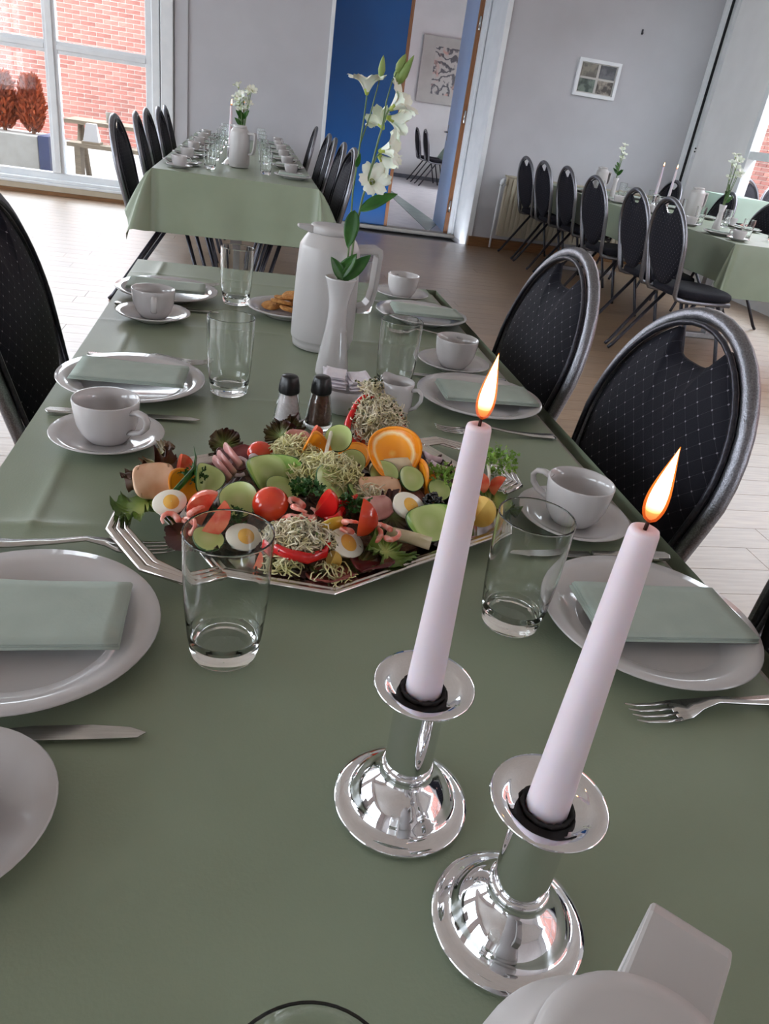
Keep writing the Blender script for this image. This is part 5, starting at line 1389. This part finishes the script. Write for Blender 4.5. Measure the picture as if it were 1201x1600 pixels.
# ---- nothing may sink into the platter: soft leaves drape over rim and floor, firm pieces are lifted onto it
NUDGE = {  # small shifts (m) that keep neighbouring pieces from passing through each other
    'chicken_slice': (-0.0054, 0.0004, 0.0031), 'orange_slice': (0.0054, -0.0004, -0.0008), 'egg_half': (-0.0024, 0.0044, 0.0034),
    'tomato_wedge.001': (0.0032, 0.0022, 0.0026), 'tomato_wedge.002': (0.0021, 0.0018, 0.0074), 'shrimp': (-0.0046, -0.004, 0.001),
    'shrimp.001': (0.0032, -0.0004, -0.002), 'shrimp.002': (0.0021, 0.0027, 0.0093), 'shrimp.003': (-0.0062, -0.0007, -0.0003),
    'cucumber_slice.001': (-0.002, 0.0011, -0.0004), 'cucumber_slice.002': (0.0026, -0.0062, -0.002), 'ham_strip.001': (-0.0032, 0.0016, 0.005),
    'tomato_half': (0.001, 0.0001, 0.0008), 'onion_ring': (-0.0037, -0.0052, -0.0002), 'onion_ring.001': (0.0069, 0.0036, -0.001),
    'beef_slice': (-0.001, -0.0001, -0.0002), 'tomato_half.001': (-0.0042, 0.0015, 0.0035), 'shrimp.004': (0.0043, 0.0002, 0.0024),
    'shrimp.008': (0.001, -0.0013, -0.0004), 'shrimp.009': (-0.0029, 0.0011, -0.0011), 'shrimp.010': (-0.0002, -0.0008, -0.0008),
    'shrimp.011': (0.0011, -0.0006, 0.0008), 'cucumber_slice.005': (-0.0094, 0.0009, 0.0081), 'cucumber_slice.006': (0.0094, -0.0009, -0.002),
    'ham_slice': (-0.005, -0.002, -0.0012), 'tomato_wedge.003': (0.005, 0.002, 0.0047), 'orange_slice.001': (-0.0095, -0.001, 0.0024),
    'radish_stick': (-0.0003, -0.002, 0.0013), 'cucumber_slice.007': (-0.0009, 0.0101, 0.0141), 'cucumber_slice.008': (0.0091, -0.0061, -0.002),
    'ham_slice.001': (-0.0008, -0.0031, -0.0013), 'orange_slice.003': (0, 0.005, 0.007), 'melon_slice': (-0.0068, -0.0045, -0.002),
    'cucumber_slice.009': (-0.0106, -0.003, -0.002), 'cucumber_slice.010': (0.0051, -0.0098, 0.0016), 'orange_slice.004': (0.0106, 0.0029, -0.002),
    'pate_slice': (0.0084, -0.0071, -0.002), 'chicken_slice.001': (-0.0083, -0.0072, 0.002), 'pepper_chunk': (0.0015, 0.0008, 0.0073),
    'pepper_strip': (0.0019, 0.0011, 0.001), 'pepper_strip.002': (-0.0061, 0.0014, 0.0116), 'salami_slice': (-0.0013, -0.0109, 0.007),
    'salami_slice.001': (0.011, -0.0003, 0.0106), 'egg_half.002': (0.0019, 0.0108, 0.004), 'pickle_piece': (-0.0087, 0.0048, 0.0074),
    'tomato_wedge.005': (-0.001, 0.0018, 0.0154), 'shrimp.012': (-0.0002, -0.0012, 0.0019), 'shrimp.013': (-0.0036, 0, 0.0087),
    'shrimp.014': (0.0061, 0.004, 0.0041), 'shrimp.015': (0.0098, -0.001, 0.0065), 'shrimp.016': (0, 0.0082, 0.0043),
    'cucumber_strip.001': (-0.002, -0.0023, -0.0006), 'egg_half.003': (-0.0053, 0.0047, 0.004), 'caviar_heap': (0.0006, 0.0003, 0.0006),
    'cucumber_slice.011': (0.0067, -0.0027, -0.0006), 'cucumber_slice.012': (0.0062, -0.0091, -0.002), 'onion_strip': (-0.0019, 0.0054, 0.0031),
    'onion_strip.001': (-0.0039, -0.0014, 0.0011), 'onion_strip.002': (0.002, 0.0015, -0.0004), 'tomato_wedge.007': (0.0008, -0.0015, -0.0004),
    'radish_stick.001': (-0.0008, 0.0015, 0.0015), 'ham_slice.003': (0.0058, -0.004, -0.001), 'biscuit': (-0.0007, 0.0009, -0.0019),
    'biscuit.002': (0.0003, -0.0007, -0.0016), 'biscuit.003': (-0.0016, -0.0005, 0.0021), 'biscuit.004': (0.0021, -0.0003, 0.007),
    'biscuit.005': (-0.0001, 0.0006, 0.0066), 'biscuit.006': (0, 0.0001, -0.0002)}
SOFT = ('lettuce_leaf', 'sprout_pile', 'herb_sprig', 'salami_slice', 'ham_slice', 'beef_slice')
def surf(x, y):
    ca, sa = math.cos(ang), math.sin(ang); dx, dy = x-TC.x, y-TC.y
    lx, ly = abs(dx*ca+dy*sa), abs(-dx*sa+dy*ca)
    d = max(lx-a_, ly-b_, (lx+ly-(a_+b_-c_))/math.sqrt(2))
    if d > .004: return TC.z+(.0250 if (lx < a_+.071 and ly < .092) else .0006)
    if d > -.013: return TC.z+.0232
    if d > -.030: return TC.z+.0043+.0185*(d+.030)/.017
    z = TC.z+.0043
    for o in breads:
        bx, by = x-o.location.x, y-o.location.y; bx, by = abs(bx*ca+by*sa), abs(-bx*sa+by*ca)
        if bx < .0385 and by < .0365: z = max(z, FZ+.0108)
    return z
breads = [o for o in COL.objects if o.name.startswith('bread_slice')]
FOOD_CATS = ('meat', 'lettuce', 'tomato', 'orange', 'cucumber', 'herb', 'egg', 'shrimp', 'ham', 'onion', 'sprouts', 'radish', 'pepper', 'melon', 'potato', 'pickle', 'caviar')
foods = [o for o in COL.objects if not o.parent and o.get('category') in FOOD_CATS]
for o in foods+[o for o in COL.objects if o.name.split('.')[0] in ('biscuit', 'sugar_sachet')]:
    if o.name in NUDGE: o.location = o.location+Vector(NUDGE[o.name])
bpy.context.view_layer.update()
for o in foods:
    ms = [c for c in [o]+list(o.children) if c.type == 'MESH']
    if o.name.split('.')[0] in SOFT:
        for c in ms:
            mw = c.matrix_world; mi = mw.inverted(); t_ = .0012 if c.modifiers else .0003
            for v in c.data.vertices:
                p = mw @ v.co; z = surf(p.x, p.y)+t_
                if p.z < z: p.z = z+.02*(z-p.z); v.co = mi @ p
    else:
        lift = 0
        for c in ms:
            mw = c.matrix_world
            for v in c.data.vertices:
                p = mw @ v.co; lift = max(lift, surf(p.x, p.y)+.0004-p.z)
        o.location.z += lift

# ================================================================== THE OTHER LAID TABLES
def lay_table(x0, x1, ys, where, sides):
    for i, y in enumerate(ys):
        for sd in (0, 1):
            px_ = x0+.125 if sd == 0 else x1-.125
            sgn = -1 if sd == 0 else 1
            gxx = x0+.28 if sd == 0 else x1-.28
            tail = '%s side of %s, %s from the grey wall' % (sides[sd], where, ORD[len(ys)-1-i])
            place(plate0, pu, (px_, y, T+.0006), 0, 'white plate, '+tail, 'plates on '+where)
            place(napkin0, nu_, (px_, y, T+.0222), random.uniform(-.1, .1), 'sage napkin on plate, '+tail, 'napkins on '+where)
            place(saucer0, su, (px_, y+sgn*.21, T+.0006), 0, 'white saucer, '+tail, 'saucers on '+where)
            place(cup0, cpu, (px_, y+sgn*.21, T+.0060), random.uniform(0, 6.3), 'white cup, '+tail, 'cups on '+where)
            place(glass0, gu, (gxx, y+.05*sgn, T+.0006), 0, 'clear glass, '+tail, 'glasses on '+where)
lay_table(AX0, AX1, (4.75, 5.35, 5.95, 6.55, 7.10, 7.62), 'the blue-door table', ('window', 'door'))
lay_table(BX0, BX1, (4.75, 5.35, 5.95, 6.55, 7.15), 'the radiator table', ('radiator', 'corner'))
p = PZ(373, 262, T); place(th0, thu, (p.x, p.y, T+.002), -.35, 'white thermos jug at the near end of the table before the blue door')
p = PZ(893, 290, T)
place(th0, thu, (3.30, 7.25, T+.002), .3, 'white thermos jug on the table beside the radiator, toward the picture wall')
place(th0, thu, (3.42, 5.72, T+.002), .3, 'white thermos jug beside the two candles on the table by the radiator')
def small_bouquet(loc, hgt, n, seed, label, vlabel, spread=.05, vr=.026, vh=.17):
    v = MB().lathe([(.0005, .002), (vr*1.05, .001), (vr*1.1, .006), (vr*.8, vh*.45), (vr*.62, vh*.72), (vr, vh), (vr*.92, vh), (vr*.5, vh*.72), (vr*.7, vh*.45), (.0005, .01)], 24).build('flower_vase', 'porcelain', loc=loc); tag(v, vlabel, 'vase')
    B_ = empty('bouquet', (loc[0], loc[1], loc[2]+vh*.6)); tag(B_, label, 'flower'); rr = random.Random(seed)
    st = MB()
    for i in range(n):
        t = (i+1)/n; z = vh*.4+(hgt-vh)*(.45+.55*t); x, y = rr.uniform(-1, 1)*spread*(.4+.6*t), rr.uniform(-1, 1)*spread*(.4+.6*t)
        st.tube([(0, 0, 0), (x*.4, y*.4, z*.5), (x, y, z)], .0022, 5)
        blossom(B_, (x, y, z), (x*8, y*8-.3, .6), .034, rr.random(), 1.)
    st.build('stems', 'stem', B_)
    for i in range(6):
        a = rr.uniform(0, 6.3); z = vh*.45+rr.random()*.08
        leaf(B_, (0, 0, z), (math.cos(a)*.05, math.sin(a)*.05, z+.05), .014, (0, -1, .5))
p = PZ(378, 232, T); small_bouquet((p.x+.01, 5.25, T+.002), .42, 14, 3, 'full bunch of white blossoms behind the far thermos jug', 'white vase behind the far thermos jug', .06)
small_bouquet((PY(957, 300, 6.86).x, 6.86, T+.002), .42, 4, 5, 'sparse white blossom stem on the table beside the radiator', 'slim white vase on the table beside the radiator', .02)
q = PY(1140, 290, 4.98); small_bouquet((q.x, 4.98, T+.002), .46, 7, 8, 'leafy white blossom stem near the end of the table beside the radiator', 'tall white vase near the end of the table beside the radiator', .04)
def far_candle(x, y, hz, label, slabel):
    candlestick((x, y, T+.002), slabel); candle((x, y, T+.103), hz, .0121, .0069, (.002, 0), label)
q = PY(361, 175, 5.1); far_candle(q.x, 5.1, .22, 'lit candle next to the full white bunch of blossoms', 'chrome candlestick next to the full white bunch of blossoms')
q = PY(368, 160, 6.3); far_candle(q.x+.06, 6.3, .22, 'lit candle farther along the table before the blue door', 'chrome candlestick farther along the table before the blue door')
q = PY(1036, 262, 6.30); far_candle(q.x, 6.30, .22, 'lit candle on the radiator table, the one nearer the picture', 'chrome candlestick on the radiator table, the one nearer the picture')
q = PY(1056, 268, 6.02); far_candle(q.x, 6.02, .22, 'lit candle on the radiator table in front of the corner track', 'chrome candlestick on the radiator table in front of the corner track')
# dried flowers on the table in the next room
dv = (nt_x+.25, nr.y-.1, T+.002)
o = MB().lathe([(.0005, 0), (.05, 0), (.06, .06), (.035, .16), (.045, .2), (.04, .2), (.03, .16), (.0005, .02)], 20).build('flower_vase', mat('brown_vase', (120, 84, 84), .5, rgb2=(104, 70, 70)), loc=dv); tag(o, 'brown vase of dried yellow flowers in the next room', 'vase')
DB = empty('dried_bouquet', (dv[0], dv[1], T+.12)); tag(DB, 'dried yellow flower bunch in the next room', 'flower'); b = MB(); rr = random.Random(2)
for i in range(26):
    x, y = rr.gauss(0, .05), rr.gauss(0, .05); z = rr.uniform(.3, .6); b.tube([(0, 0, 0), (x*.5, y*.5, z*.6), (x, y, z)], .004, 4); b.sphere((x, y, z), .02, 6, 5, (1, 1, 2.2))
b.build('flower_heads', mat('dried_yellow', (206, 176, 110), .9, rgb2=(180, 146, 80)), DB, fix=False)
